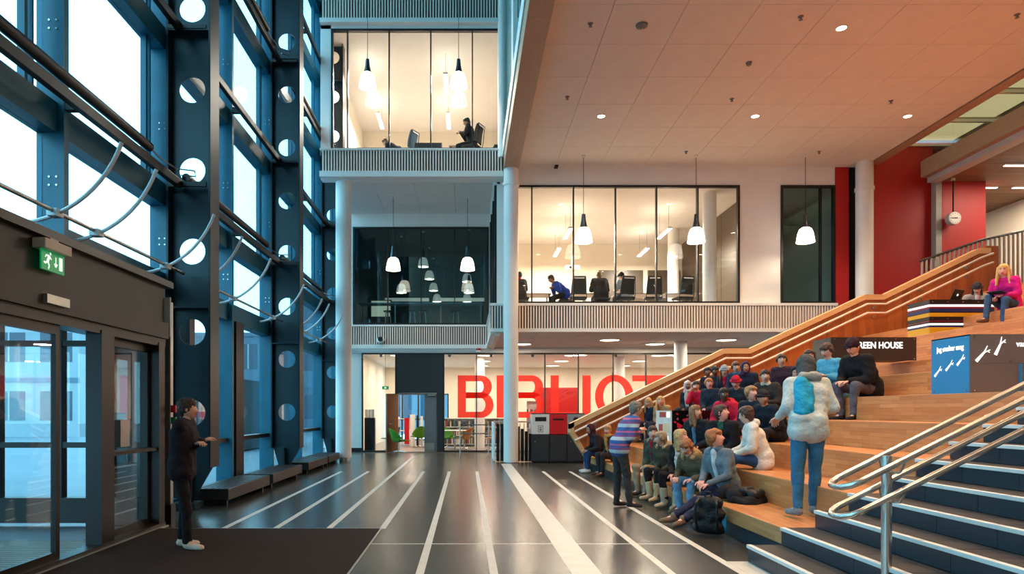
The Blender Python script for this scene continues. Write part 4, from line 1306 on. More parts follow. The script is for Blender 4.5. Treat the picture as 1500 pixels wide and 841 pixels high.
bin_unit(2.78, mat('bin_grey', rgb(140, 146, 152), .4, var=.03), 'grey topped recycling bin half hidden by the oak wall', 'round')

# small fittings
t = thing('dome_camera', 'small white security camera with dark lens on the slatted band', 'camera', (gx(558, YL - .3), 23.4, 3.9))
cx_ = gx(558, 23.45)
MB().lathe([(.0, -.13), (.09, -.12), (.13, -.06), (.14, .0), (.12, .04), (0, .05)], 20, (cx_, 23.42, 3.95)).build('body', white, t, True)
MB().cyl((cx_, 23.3, 3.95), (cx_, 23.27, 3.95), .085, n=20).build('lens', blackm, t, True)
t = thing('red_beacon', 'tiny red alarm beacon under the slatted band', 'beacon', (.4, 23.4, 3.6))
MB().cyl((.4, 23.45, 3.56), (.4, 23.45, 3.64), .09, n=16).build('lens', mat('beacon_red', rgb(190, 20, 40), .3, var=.02), t, True)
MB().cyl((.4, 23.45, 3.52), (.4, 23.45, 3.56), .1, n=16).build('base', white, t, True)
# clock
cl = thing('wall_clock', 'round white clock hung on a dark rod before the bright red wall', 'clock', (13.72, 18.62, 6.7))
cp = px(1397, 320, 18.6)
MB().cyl((cp.x, 18.55, cp.z), (cp.x, 18.70, cp.z), .175, n=36).build('case', mat('clock_case', rgb(200, 196, 188), .4, var=.03), cl, True)
MB().cyl((cp.x, 18.545, cp.z), (cp.x, 18.55, cp.z), .155, n=36).build('dial', mat('clock_dial', rgb(240, 236, 226), .5, var=.01), cl)
m = MB(); m.box(cp.x - .1, cp.x + .01, 18.535, 18.543, cp.z - .008, cp.z + .008); m.box(cp.x - .006, cp.x + .07, 18.535, 18.543, cp.z - .012, cp.z + .012)
for a in range(12):
    c, s = math.cos(a * math.pi / 6), math.sin(a * math.pi / 6)
    m.box(cp.x + c * .13 - .007, cp.x + c * .13 + .007, 18.538, 18.544, cp.z + s * .13 - .007, cp.z + s * .13 + .007)
m.build('hands_and_marks', blackm, cl)
MB().cyl((cp.x, 18.62, cp.z + .16), (cp.x, 18.62, ZR), .02, n=8).build('rod', blackm, cl, True)
MB().cyl((cp.x, 18.62, ZR - .06), (cp.x, 18.62, ZR), .05, n=12).build('ceiling_cup', white, cl, True)

# ================================================================== tables and chairs behind the glass
meshb = mat('black_mesh_fabric', rgb(28, 28, 30), .7, var=.1, vscale=40)
desk_m = mat('desk_laminate', rgb(160, 140, 118), .45, var=.06)
def office_chair(x, y, z, rz, label, group, m=None, back=True):
    m = m or meshb
    t = thing('office_chair' if back else 'stool', label, 'chair' if back else 'stool', (x, y, z), group, rz)
    PINV[t.name] = Matrix()
    MB().bbox(-.24, .24, -.22, .24, .44, .50, b=.02).build('seat', m, t, True)
    b = MB(); vs = []
    n = 7
    for sx in (-1, 1):
        for sy in (-1, 1):
            MB().tube([(sx * .2, sy * .17, .44), (sx * .24, sy * .24, .0)], .012, 6).build('leg', blackm, t, True)
    if not back: return t
    for s in (0, 1):
        for i in range(n):
            u = i / (n - 1)
            zz = .56 + .5 * u; yy = -.20 - .10 * u * u - .03 * s
            w = .22 - .03 * u * u
            vs += [(-w, yy + .03, zz), (0, yy, zz), (w, yy + .03, zz)]
    fs = []
    for i in range(n - 1):
        for k in range(2):
            a = i * 3 + k
            fs += [(a, a + 1, a + 4, a + 3), (21 + a, 21 + a + 3, 21 + a + 4, 21 + a + 1)]
    for i in range(n - 1):
        fs += [(i * 3, i * 3 + 3, 21 + i * 3 + 3, 21 + i * 3), (i * 3 + 2, 21 + i * 3 + 2, 21 + i * 3 + 5, i * 3 + 5)]
    fs += [(0, 21, 22, 1), (1, 22, 23, 2), (18, 19, 40, 39), (19, 20, 41, 40)]
    b.add(vs, fs); bk = b.build('backrest', m, t, True)
    MB().box(-.15, .15, -.345, -.335, 1.0, 1.035).build('grip_slot', white, bk)
    f = MB(); 
    for s in (-1, 1):
        f.tube([(s * .235, .2, .43), (s * .235, -.2, .43), (s * .225, -.25, .6), (s * .19, -.33, 1.07)], .012, 6)
    f.tube([(-.19, -.33, 1.07), (.19, -.33, 1.07)], .012, 6)
    f.build('frame', blackm, t, True)
    return t
def desk(x0, x1, y0, y1, z, label, h=.73):
    t = thing('study_desk', label, 'desk', ((x0 + x1) / 2, (y0 + y1) / 2, z))
    B('table_top', desk_m, t, x0, x1, y0, y1, z + h - .03, z + h, bev=.006)
    for a in (x0 + .06, x1 - .06):
        for b in (y0 + .06, y1 - .06):
            B('leg', blackm, t, a - .02, a + .02, b - .02, b + .02, z, z + h - .03)
    return t
Z2 = 4.35
for x0, x1, w in ((1.4, 2.6, 'nearest the white column'), (3.0, 4.4, 'with a pink bag beside it'), (4.6, 5.9, 'before the studying boy in a cap'), (6.1, 7.2, 'beside the dark partition')):
    desk(x0, x1, 20.6, 21.35, Z2, 'laminate desk in the wide reading room ' + w)
for xx, w, rz in ((846, 'with a dark jacket hung over it', 0), (915, 'occupied by the boy in a dark cap', 10), (956, 'standing empty in the middle', -4), (1000, 'standing empty near the dark partition', 12)):
    p = px(xx, 430, 20.05)
    office_chair(p.x, 20.05, Z2, math.radians(rz), 'black high backed office chair ' + w, 'reading room chairs')
for x, y, w in ((1.62, 20.15, 'under the student with the red collar'), (4.06, 20.25, 'under the wide black coat'), (3.05, 20.5, 'under the student in blue')):
    office_chair(x, y, Z2, 0, 'black stool in the reading room ' + w, 'reading room stools', None, False)
# projector, wall vents
t = thing('projector', 'white projector hung on the reading room ceiling', 'projector', (3.9, 25, 6.6))
B('body', white, t, 3.7, 4.2, 24.9, 25.3, 6.72, 6.88, bev=.02); MB().cyl((3.95, 25.1, 6.88), (3.95, 25.1, 8.05), .025, n=10).build('pole', white, t); MB().cyl((3.85, 24.9, 6.8), (3.85, 24.87, 6.8), .05, n=14).build('lens', blackm, t)
Z3 = 8.82
desk(-1.6, -.75, 20.2, 21.0, Z3, 'dark fronted desk in the middle of the upper reading room')
B('modesty_panel', blackp, bpy.data.objects['study_desk.004'], -1.58, -.77, 20.18, 20.2, Z3 + .05, Z3 + .72)
desk(-.55, .3, 20.4, 21.1, Z3, 'desk before the man reading in the upper room')
office_chair(-1.85, 20.6, Z3 + .1, math.radians(60), 'blue grey office chair turned sideways in the upper reading room', 'upper room chairs', mat('blue_mesh', rgb(70, 110, 140), .7, var=.08))
office_chair(1.0, 20.0, Z3, math.radians(100), 'black office chair at the edge of the upper reading room window', 'upper room chairs')
office_chair(.15, 19.9, Z3, math.radians(60), 'black office chair under the man reading in the upper room', 'upper room chairs')
# bar room furniture
t = thing('bar_counter', 'long high bar table across the dim room behind glass', 'bar table', (-1.6, 24.9, Z2))
B('table_top', mat('bar_top', rgb(150, 160, 164), .3, var=.05), t, -4.0, .6, 24.7, 25.2, Z2 + 1.05, Z2 + 1.1)
for x in (-3.9, -2.7, -1.0, .5): B('leg', alu, t, x, x + .05, 24.9, 24.95, Z2, Z2 + 1.05)
for x in (-2.9, -2.0, -1.6, -.4):
    s = thing('bar_stool', 'slim metal bar stool at the long table in the dim room', 'stool', (x, 24.6, Z2), 'bar stools')
    MB().lathe([(0, .74), (.17, .74), (.18, .76), (.17, .78), (0, .78)], 20, (x, 24.6, Z2)).build('seat', blackp, s, True)
    for a in range(4):
        c, q_ = math.cos(a * math.pi / 2 + .78), math.sin(a * math.pi / 2 + .78)
        MB().cyl((x + c * .1, 24.6 + q_ * .1, Z2 + .74), (x + c * .18, 24.6 + q_ * .18, Z2), .012, n=8).build('leg', alu, s, True)
    MB().tube([(x + .155 * math.cos(a), 24.6 + .155 * math.sin(a), Z2 + .28) for a in np.linspace(0, 2 * math.pi, 17)[:-1]], .008, 6, True).build('foot_ring', alu, s, True)
lb_ = thing('light_box', 'cream glowing wall panel at the side of the dim bar room', 'panel', (-3.6, 30, 5.6))
B('frame', blackp, lb_, -4.149, -3.15, 28.0, 28.05, 5.35, 6.1)
B('face', mat('panel_cream', rgb(230, 214, 180), .6, var=.02, emit=(1, .85, .6, 1), estr=.5), lb_, -4.0, -3.2, 27.98, 28.0, 5.4, 6.05)

t = thing('exit_sign', 'tiny green exit sign glowing inside the library over the info stand', 'sign', (-3.0, 24.6, 2.3))
B('plate', gm, t, -3.12, -2.88, 24.6, 24.63, 2.24, 2.36); B('arrow', wm_, t, -3.03, -2.97, 24.595, 24.6, 2.27, 2.33); MB().cyl((-3.0, 24.615, 2.36), (-3.0, 24.615, 3.58), .008, n=6).build('hanger', alu, t)
# ================================================================== box modules on the seating
TEXTS = []
def text(s, size, name, parent, M, m, ext=.004, off=0.0, width=1.0):
    c = bpy.data.curves.new(name, 'FONT')
    c.body = s; c.size = size; c.extrude = ext; c.offset = off
    c.resolution_u = 3
    o = bpy.data.objects.new(name, c)
    COL.objects.link(o)
    TEXTS.append((o, M, m, parent, name, width))
glow_sign = emat('sign_letter_glow', (1.0, .95, .88), 1.5)
def FRONT(x, y, z): return Matrix(((1, 0, 0, x), (0, 0, -1, y), (0, 1, 0, z), (0, 0, 0, 1)))     # text facing the camera (-Y)
def SIDE(x, y, z): return Matrix(((0, 0, -1, x), (-1, 0, 0, y), (0, 1, 0, z), (0, 0, 0, 1)))      # text facing the hall (-X)
screwm = chrome
def screws(parent, pts, ax):
    m = MB()
    for p in pts:
        q = (p[0] - .006, p[1], p[2]) if ax == 'x' else (p[0], p[1] - .006, p[2])
        m.cyl(p, q, .011, n=8)
    m.build('screws', screwm, parent)
def twig(m, M, s, ang):
    """forked twig glyph"""
    R = M @ Matrix.Rotation(ang, 4, 'Z')
    for a, b, w0, w1 in (((0, -.5), (0, .1), .085, .05), ((0, .1), (.14, .42), .035, .02), ((0, .1), (-.1, .48), .035, .015), ((.08, .28), (.22, .3), .025, .015)):
        d = Vector((b[0] - a[0], b[1] - a[1])).normalized(); n = Vector((-d.y, d.x))
        pts = [Vector((a[0], a[1])) + n * w0, Vector((b[0], b[1])) + n * w1, Vector((b[0], b[1])) - n * w1, Vector((a[0], a[1])) - n * w0]
        front = [R @ Vector((p.x * s, p.y * s, .004)) for p in pts]; back = [R @ Vector((p.x * s, p.y * s, 0)) for p in pts]
        m.add(front + back, [(0, 3, 2, 1), (4, 5, 6, 7), (0, 1, 5, 4), (1, 2, 6, 5), (2, 3, 7, 6), (3, 0, 4, 7)])
# 1: blue and grey box
bx = thing('display_box', 'display box with a blue side and a grey lettered front set on the oak steps', 'display box', (6.3, 7.9, 1.65))
X0, Y0 = 5.665, 7.54
B('carcass', blackp, bx, X0 + .012, X0 + .59, Y0 + .012, Y0 + .62, 1.652, 1.99)
B('carcass', blackp, bx, X0 + .012, X0 + 1.28, Y0 + .012, Y0 + .62, 1.99, 2.30)
bl = B('blue_panel', mat('blue_gloss', rgb(52, 130, 178), .22, var=.06, vscale=2), bx, X0, X0 + .012, Y0 + .006, Y0 + .62, 1.652, 2.31)
gr = B('grey_panel', mat('grey_gloss', rgb(104, 96, 96), .25, var=.06, vscale=2), bx, X0 + .004, X0 + 1.28, Y0 - .006, Y0 + .006, 1.985, 2.315)
B('grey_panel', mat('grey_gloss'), bx, X0 + .004, X0 + .55, Y0 - .006, Y0 + .006, 1.652, 1.983)
B('top_panel', blackp, bx, X0, X0 + 1.28, Y0, Y0 + .62, 2.30, 2.315)
B('blue_strip', mat('blue_gloss'), bx, X0 + .55, X0 + .585, Y0 - .02, Y0 + .01, 1.652, 1.98)
text('jeg ønsker meg', .088, 'lettering', bl, SIDE(X0 - .004, Y0 + .52, 2.155), glow_sign, .003, .0015, .8)
for yy, zz in ((Y0 + .50, 1.92), (Y0 + .31, 1.98), (Y0 + .13, 2.03)):
    m = MB(); twig(m, SIDE(X0 - .002, yy, zz), .16, math.radians(-48)); m.build('twig_cutout', glow_sign, bl)
for xx, zz, an in ((.14, 2.09, -42), (.33, 2.18, -25)):
    m = MB(); twig(m, FRONT(X0 + xx, Y0 - .008, zz), .22, math.radians(an)); m.build('twig_cutout', glow_sign, gr)
text('var av de', .095, 'lettering', gr, FRONT(X0 + .52, Y0 - .008, 2.175), glow_sign, .003, .0015, .9)
text('typer', .095, 'lettering', gr, FRONT(X0 + .66, Y0 - .008, 2.09), glow_sign, .003, .0015, .9)
screws(bl, [(X0, Y0 + a, z) for a in (.05, .57) for z in (1.68, 2.28)], 'x')
screws(gr, [(X0 + a, Y0 - .006, z) for a in (.05, .45) for z in (1.68, 2.01, 2.29)], 'y')
# 2: GREEN HOUSE box
bx = thing('display_box', 'dark display box reading GREEN HOUSE behind the seated man in black', 'display box', (6.9, 11.8, 1.98))
X0, Y0 = 6.29, 11.54
B('carcass', blackp, bx, X0 + .01, X0 + 1.45, Y0 + .01, Y0 + .62, 2.33, 2.69)
B('leg_panel', blackp, bx, X0 + .02, X0 + .12, Y0 + .05, Y0 + .6, 1.982, 2.33)
pn = B('front_panel', mat('dark_bronze_panel', rgb(52, 44, 42), .3, var=.06), bx, X0, X0 + 1.46, Y0 - .006, Y0 + .01, 2.32, 2.72)
B('side_panel', mat('dark_bronze_panel'), bx, X0 - .006, X0 + .01, Y0 + .01, Y0 + .62, 2.32, 2.72)
text('GREEN HOUSE', .155, 'lettering', pn, FRONT(X0 + .36, Y0 - .008, 2.53), glow_sign, .003, .004, .84)
screws(pn, [(X0 + a, Y0 - .006, 2.69) for a in (.05, .4, .75, 1.1, 1.42)] + [(X0 + 1.42, Y0 - .006, 2.35)], 'y')
# 3: striped box table
bx = thing('striped_box', 'long box with black, blue, yellow and white glowing stripes carrying a laptop', 'display box', (9.7, 13.5, 2.972))
X0, Y0, Z0, Z1 = 9.13, 13.2, 2.972, 3.64
Wd = 1.27
B('carcass', blackm, bx, X0 + .01, X0 + Wd, Y0 + .01, Y0 + .65, Z0, Z1 - .02)
stripes = [(Z1 - .09, Z1, blackm), (Z1 - .135, Z1 - .09, glow_sign), (Z1 - .17, Z1 - .135, mat('stripe_maroon', rgb(120, 24, 40), .3, var=.03)), (Z1 - .235, Z1 - .17, mat('stripe_navy', rgb(26, 44, 96), .3, var=.03)),
           (Z1 - .255, Z1 - .235, blackm), (Z1 - .33, Z1 - .255, mat('stripe_yellow', rgb(206, 158, 30), .3, var=.03)), (Z1 - .41, Z1 - .33, blackm), (Z1 - .43, Z1 - .41, mat('stripe_maroon')),
           (Z1 - .46, Z1 - .43, blackm), (Z1 - .50, Z1 - .46, glow_sign), (Z1 - .54, Z1 - .50, mat('stripe_navy')), (Z0, Z1 - .54, mat('stripe_yellow'))]
for a, b, mm in stripes:
    B('front_stripe', mm, bx, X0, X0 + Wd + (0 if b > Z1 - .335 else -.61), Y0 - .006, Y0 + .01, a, b)
    B('side_stripe', mm, bx, X0 - .006, X0 + .01, Y0 + .01, Y0 + .65, a, b)
tp = B('table_top', blackm, bx, X0 - .008, X0 + Wd, Y0 - .008, Y0 + .66, Z1 - .02, Z1 + .005)
screws(bx, [(X0 + a, Y0 - .007, Z1 - .04) for a in (.05, .35, .65, .95)] + [(X0 + a, Y0 - .007, Z1 - .37) for a in (.05, .35)], 'y')
# 4: dark box with red petals in the crowd
bx = thing('petal_box', 'black display box with red petal shapes standing among the seated crowd', 'display box', (4.2, 12.3, .66))
X0, Y0, Z0, Z1 = 3.70, 12.07, .662, 1.455
B('carcass', blackm, bx, X0 + .01, X0 + 1.0, Y0 + .01, Y0 + 1.0, Z0, Z1 - .01)
petal = mat('petal_red', rgb(196, 30, 54), .4, var=.12, vscale=8)
petg = mat('petal_pink', rgb(150, 80, 92), .5, var=.12, vscale=8)
random.seed(5)
for k in range(2):
    pn = B('front_panel', mat('black_gloss', rgb(14, 12, 14), .15, var=.1), bx, X0 + k * .425, X0 + k * .425 + .415, Y0 - .006, Y0 + .01, Z0, Z1)
    m = MB()
    for j in range(12):
        cx = X0 + k * .425 + random.uniform(.05, .36); cz = random.uniform(Z0 + .25, Z1 - .05)
        r = random.choice((.02, .025, .05)); ph = random.random() * 6
        m.cur = 0 if r > .03 or random.random() < .4 else 1
        vs = [(cx + r * (1 + .35 * math.sin(3 * a + ph)) * math.cos(a), Y0 - .008, cz + r * (1 + .3 * math.cos(2 * a + ph)) * math.sin(a)) for a in np.linspace(0, 2 * math.pi, 15)[:-1]]
        m.add(vs, [tuple(range(14))])
        MB().add(vs, [tuple(range(14))]).build('petal', petg if m.cur else petal, pn)
pn = B('side_panel', mat('picture_white', rgb(226, 210, 196), .4, var=.1, vscale=5), bx, X0 - .006, X0 + .01, Y0 + .01, Y0 + 1.0, Z0, Z1)
m = MB()
for a, b, c, d, cu in ((.1, .3, 1.33, 1.43, 0), (.35, .75, 1.33, 1.43, 1), (.12, .5, 1.05, 1.22, 2), (.55, .8, 1.0, 1.2, 1), (.2, .7, .85, .98, 0)):
    m.cur = cu
    m.box(X0 - .012, X0 - .007, Y0 + a, Y0 + b, c, d)
m.build('lit_squares', [emat('picture_glow', (1, .93, .85), 1.3), mat('picture_red', rgb(190, 60, 50), .5, var=.05), mat('picture_cream', rgb(230, 190, 150), .5, var=.05)], pn)
B('top_panel', blackm, bx, X0, X0 + 1.0, Y0, Y0 + 1.0, Z1 - .01, Z1 + .003)
random.seed(11)

# laptops, bags and other loose things
lapm = mat('laptop_black', rgb(26, 24, 26), .35, var=.05)
def laptop(p, rz, label, openang=115, m=lapm):
    t = thing('laptop', label, 'laptop', p, None, rz)
    PINV[t.name] = Matrix()
    MB().bbox(-.165, .165, -.115, .115, 0, .016, b=.004).build('base', m, t)
    a = math.radians(openang)
    mb = MB().bbox(-.165, .165, 0, .225, -.004, .004, b=.003)
    R = Matrix.Translation((0, .112, .016)) @ Matrix.Rotation(math.pi - a, 4, 'X') @ Matrix.Rotation(math.pi, 4, 'X') @ Matrix.Rotation(math.pi, 4, 'Z')
    R = Matrix.Translation((0, .112, .016)) @ Matrix(((1, 0, 0, 0), (0, math.cos(a) * -1, 0, 0), (0, math.sin(a), 1, 0), (0, 0, 0, 1)))
    mb.v = [(v[0], .112 - math.cos(a) * v[1] * 1.0 + v[2] * math.sin(a), .016 + math.sin(a) * v[1] + v[2] * math.cos(a)) for v in mb.v]
    lid = mb.build('screen_lid', m, t)
    c = (0, .112 - math.cos(a) * .115 + .007 * math.sin(a), .016 + math.sin(a) * .115 + .007 * math.cos(a))
    d = Vector((0, math.sin(a), math.cos(a)))
    MB().cyl(c, Vector(c) + d * .002, .024, n=18).build('round_badge', glow_sign, lid)
    MB().box(-.14, .14, -.02, .09, .016, .018).build('keyboard', blackm, t)
    return t
laptop((9.72, 13.5, 3.646), math.radians(205), 'open black laptop with a pale round badge on the striped box')
BLOBS = []
# ================================================================== people
RNG = np.random.RandomState(3)
def cap_mesh(mb, p0, r0, p1, r1, n=12):
    p0 = Vector(p0); p1 = Vector(p1)
    d = p1 - p0
    L = d.length
    d = d / L if L > 1e-6 else Vector((0, 0, 1))
    a = d.orthogonal().normalized(); b = d.cross(a)
    rings = [(p0 - d * r0, 0.001)]
    for t in (65, 38, 12): rings.append((p0 - d * r0 * math.sin(math.radians(t)), r0 * math.cos(math.radians(t))))
    for t in (12, 38, 65): rings.append((p1 + d * r1 * math.sin(math.radians(t)), r1 * math.cos(math.radians(t))))
    rings.append((p1 + d * r1, 0.001))
    vs = []; fs = []
    for c, r in rings:
        for k in range(n):
            q = 2 * math.pi * k / n
            vs.append(c + (a * math.cos(q) + b * math.sin(q)) * r)
    for i in range(len(rings) - 1):
        for k in range(n):
            fs.append((i * n + k, i * n + (k + 1) % n, (i + 1) * n + (k + 1) % n, (i + 1) * n + k))
    fs.append(tuple(range(n - 1, -1, -1))); fs.append(tuple(range((len(rings) - 1) * n, len(rings) * n)))
    mb.add(vs, fs)
def blob(name, caps, mats, parent, voxel=.018, smooth=4, post=None):
    mb = MB()
    for c in caps: cap_mesh(mb, *c)
    o = mb.build(name, mats, parent)
    r = o.modifiers.new('r', 'REMESH'); r.mode = 'VOXEL'; r.voxel_size = voxel; r.use_smooth_shade = True
    if smooth:
        s = o.modifiers.new('s', 'SMOOTH'); s.factor = .5; s.iterations = smooth
    BLOBS.append((o, post))
    return o
def ik(a, b, l1, l2, pole):
    a = Vector(a); b = Vector(b)
    d = b - a
    L = d.length
    if L > (l1 + l2) * .999:
        b = a + d.normalized() * (l1 + l2) * .999; d = b - a; L = d.length
    L = max(L, abs(l1 - l2) + .01)
    x = (l1 * l1 - l2 * l2 + L * L) / (2 * L)
    h = math.sqrt(max(0, l1 * l1 - x * x))
    u = d.normalized()
    p = Vector(pole); p = p - u * p.dot(u)
    p = p.normalized() if p.length > 1e-4 else u.orthogonal()
    return a + u * x + p * h, b

SKIN = {}
def skin_mats(tone):
    if tone not in SKIN:
        c = {'fair': (214, 164, 140), 'pink': (222, 160, 144), 'tan': (178, 124, 94), 'dark': (92, 58, 44), 'brown': (124, 82, 60)}[tone]
        SKIN[tone] = [mat('skin_' + tone, rgb(*c), .5, var=.05, vscale=30), mat('eye_white', rgb(226, 222, 216), .25, var=.01), mat('iris_dark', rgb(40, 30, 26), .2, var=.05),
                      mat('lips_' + tone, rgb(int(c[0] * .86), int(c[1] * .62), int(c[2] * .64)), .45, var=.05), mat('brow_' + tone, rgb(int(c[0] * .42), int(c[1] * .36), int(c[2] * .32)), .8, var=.1)]
    return SKIN[tone]
def head_geom(M, s):
    """head with brow, eyes, nose, lips, chin and ears; returns verts, faces, material ids"""
    N, R = 36, 28
    V = []; Fc = []; mi = []
    for i in range(R + 1):
        ph = math.pi * i / R
        for k in range(N):
            t = 2 * math.pi * k / N
            x, y, z = math.sin(ph) * math.sin(t), math.sin(ph) * math.cos(t), math.cos(ph)
            X, Y, Z = .075 * x, .094 * y, .118 * z
            if Z < 0:
                q = -Z / .118
                X *= 1 - .26 * q ** 1.4; Y *= 1 - .10 * q ** 2
                Y += .010 * q
            if y > 0:                       # face
                fz = max(0, y)
                nose = math.exp(-(X / .0125) ** 2) * max(0, min(1, (.022 - Z) / .045)) * (1 if Z > -.026 else math.exp(-((Z + .026) / .007) ** 2))
                Y += .026 * nose * fz
                for sg in (-1, 1):
                    Y -= .011 * math.exp(-((X - sg * .030) / .016) ** 2 - ((Z - .012) / .012) ** 2) * fz
                    Y -= .006 * math.exp(-((X - sg * .045) / .016) ** 2 - ((Z + .045) / .02) ** 2) * fz
                    Y += .005 * math.exp(-((X - sg * .028) / .022) ** 2 - ((Z - .034) / .009) ** 2) * fz
                Y += .007 * math.exp(-(X / .021) ** 2) * (math.exp(-((Z + .049) / .006) ** 2) + math.exp(-((Z + .063) / .007) ** 2)) * fz
                Y -= .004 * math.exp(-(X / .02) ** 2 - ((Z + .056) / .003) ** 2) * fz
                Y += .009 * math.exp(-(X / .022) ** 2 - ((Z + .095) / .014) ** 2) * fz
            V.append((X, Y, Z))
    for i in range(R):
        for k in range(N):
            Fc.append((i * N + k, (i + 1) * N + k, (i + 1) * N + (k + 1) % N, i * N + (k + 1) % N))
            c = [sum(V[j][q] for j in Fc[-1]) / 4 for q in range(3)]
            m = 0
            if c[1] > .06:
                if abs(c[0]) < .023 and -.069 < c[2] < -.043: m = 3
                if .014 < abs(c[0]) < .047 and .030 < c[2] < .040: m = 4
            mi.append(m)
    mb = MB(); mb.v = V; mb.f = Fc; mb.mi = mi
    for sg in (-1, 1):
        mb.cur = 1; mb.ball((sg * .030, .0725, .012), .0125, 10, 8)
        mb.cur = 2; mb.ball((sg * .030, .0805, .012), .0062, 8, 6)
        mb.cur = 0; mb.ball((sg * .0765, -.008, -.002), .03, 8, 7, (.35, .62, 1.0))
    V2 = [tuple(M @ Vector(v) * 1.0) for v in [(a * s, b * s, c * s) for a, b, c in mb.v]]
    return V2, mb.f, mb.mi
def hand_geom(w, d, n, side_sign, s, curl=28):
    """palm, four fingers and a thumb leaving the side of the palm"""
    w = Vector(w); d = Vector(d).normalized(); n = Vector(n); n = (n - d * n.dot(d)).normalized()
    t = d.cross(n) * side_sign                      # towards the thumb
    mb = MB().bbox(-.041, .041, -.004, .095, -.014, .014, b=.012)
    mb.v = [tuple(w + (t * v[0] * (1 - .12 * (v[1] < .02)) + d * v[1] + n * v[2]) * s) for v in mb.v]
    for off, ln in ((.031, .070), (.0105, .080), (-.010, .074), (-.030, .058)):
        p = w + (d * .088 + t * off) * s
        ang = 0; pts = [p - d * .01 * s, p]
        for q in (.44, .31, .25):
            ang += math.radians(curl)
            p = p + (d * math.cos(ang) + n * math.sin(ang)) * ln * q * s
            pts.append(p)
        mb.tube(pts, [.0088 * s, .009 * s, .0085 * s, .008 * s, .0055 * s], 7)
    p = w + (d * .028 + t * .034) * s
    d1 = (d * .62 + t * .72 + n * .25).normalized(); d2 = (d * .9 + t * .2 + n * .4).normalized()
    mb.tube([p - d1 * .014 * s, p, p + d1 * .036 * s, p + d1 * .036 * s + d2 * .028 * s, p + d1 * .036 * s + d2 * .045 * s], [.012 * s, .012 * s, .0105 * s, .0095 * s, .006 * s], 7)
    return mb.v, mb.f, [0] * len(mb.f)

CLOTH = {}
def cloth(c, rough=.85, pattern=None):
    key = (c, pattern)
    if key not in CLOTH:
        if pattern == 'stripes':
            m = bpy.data.materials.new('striped_knit'); m.use_nodes = True
            nt = m.node_tree; b = nt.nodes['Principled BSDF']; b.inputs['Roughness'].default_value = .9
            tc = nt.nodes.new('ShaderNodeTexCoord'); sp = nt.nodes.new('ShaderNodeSeparateXYZ'); nt.links.new(tc.outputs['Object'], sp.inputs[0])
            mu = nt.nodes.new('ShaderNodeMath'); mu.operation = 'MULTIPLY'; mu.inputs[1].default_value = 5.2; nt.links.new(sp.outputs[2], mu.inputs[0])
            fr = nt.nodes.new('ShaderNodeMath'); fr.operation = 'FRACT'; nt.links.new(mu.outputs[0], fr.inputs[0])
            r = nt.nodes.new('ShaderNodeValToRGB'); r.color_ramp.interpolation = 'CONSTANT'
            cols = [(0, rgb(50, 84, 140)), (.28, rgb(176, 182, 186)), (.55, rgb(122, 66, 120)), (.72, rgb(54, 80, 136)), (.86, rgb(190, 90, 130))]
            r.color_ramp.elements[0].color = cols[0][1]; r.color_ramp.elements[1].position = cols[1][0]; r.color_ramp.elements[1].color = cols[1][1]
            for p, q in cols[2:]:
                e = r.color_ramp.elements.new(p); e.color = q
            nt.links.new(fr.outputs[0], r.inputs[0]); nt.links.new(r.outputs[0], b.inputs['Base Color'])
            CLOTH[key] = m
        else:
            CLOTH[key] = mat('cloth_%d_%d_%d' % c, rgb(*c), rough, var=.16, vscale=9, bump=.75, bscale=26, spec=.25)
    return CLOTH[key]
def hairm(c): return mat('hair_%d_%d_%d' % c, rgb(*c), .5, var=.3, vscale=40, bump=.5, bscale=90, stretch=(3, 3, .6), spec=.4)

def fold_post(amp, freq, seed):
    def f(me):
        n = len(me.vertices)
        co = np.empty(n * 3); me.vertices.foreach_get('co', co); co = co.reshape(-1, 3)
        no = np.empty(n * 3); me.vertices.foreach_get('normal', no); no = no.reshape(-1, 3)
        r = np.random.RandomState(seed)
        d = np.zeros(n)
        for k in range(5):
            v = r.normal(size=3); v /= np.linalg.norm(v)
            d += np.sin(co @ v * freq * r.uniform(.6, 1.7) + r.uniform(0, 6) + 1.5 * np.sin(co @ r.normal(size=3) * freq * .3))
        co = co + no * (amp * d / 2.2)[:, None]
        me.vertices.foreach_set('co', co.ravel())
    return f

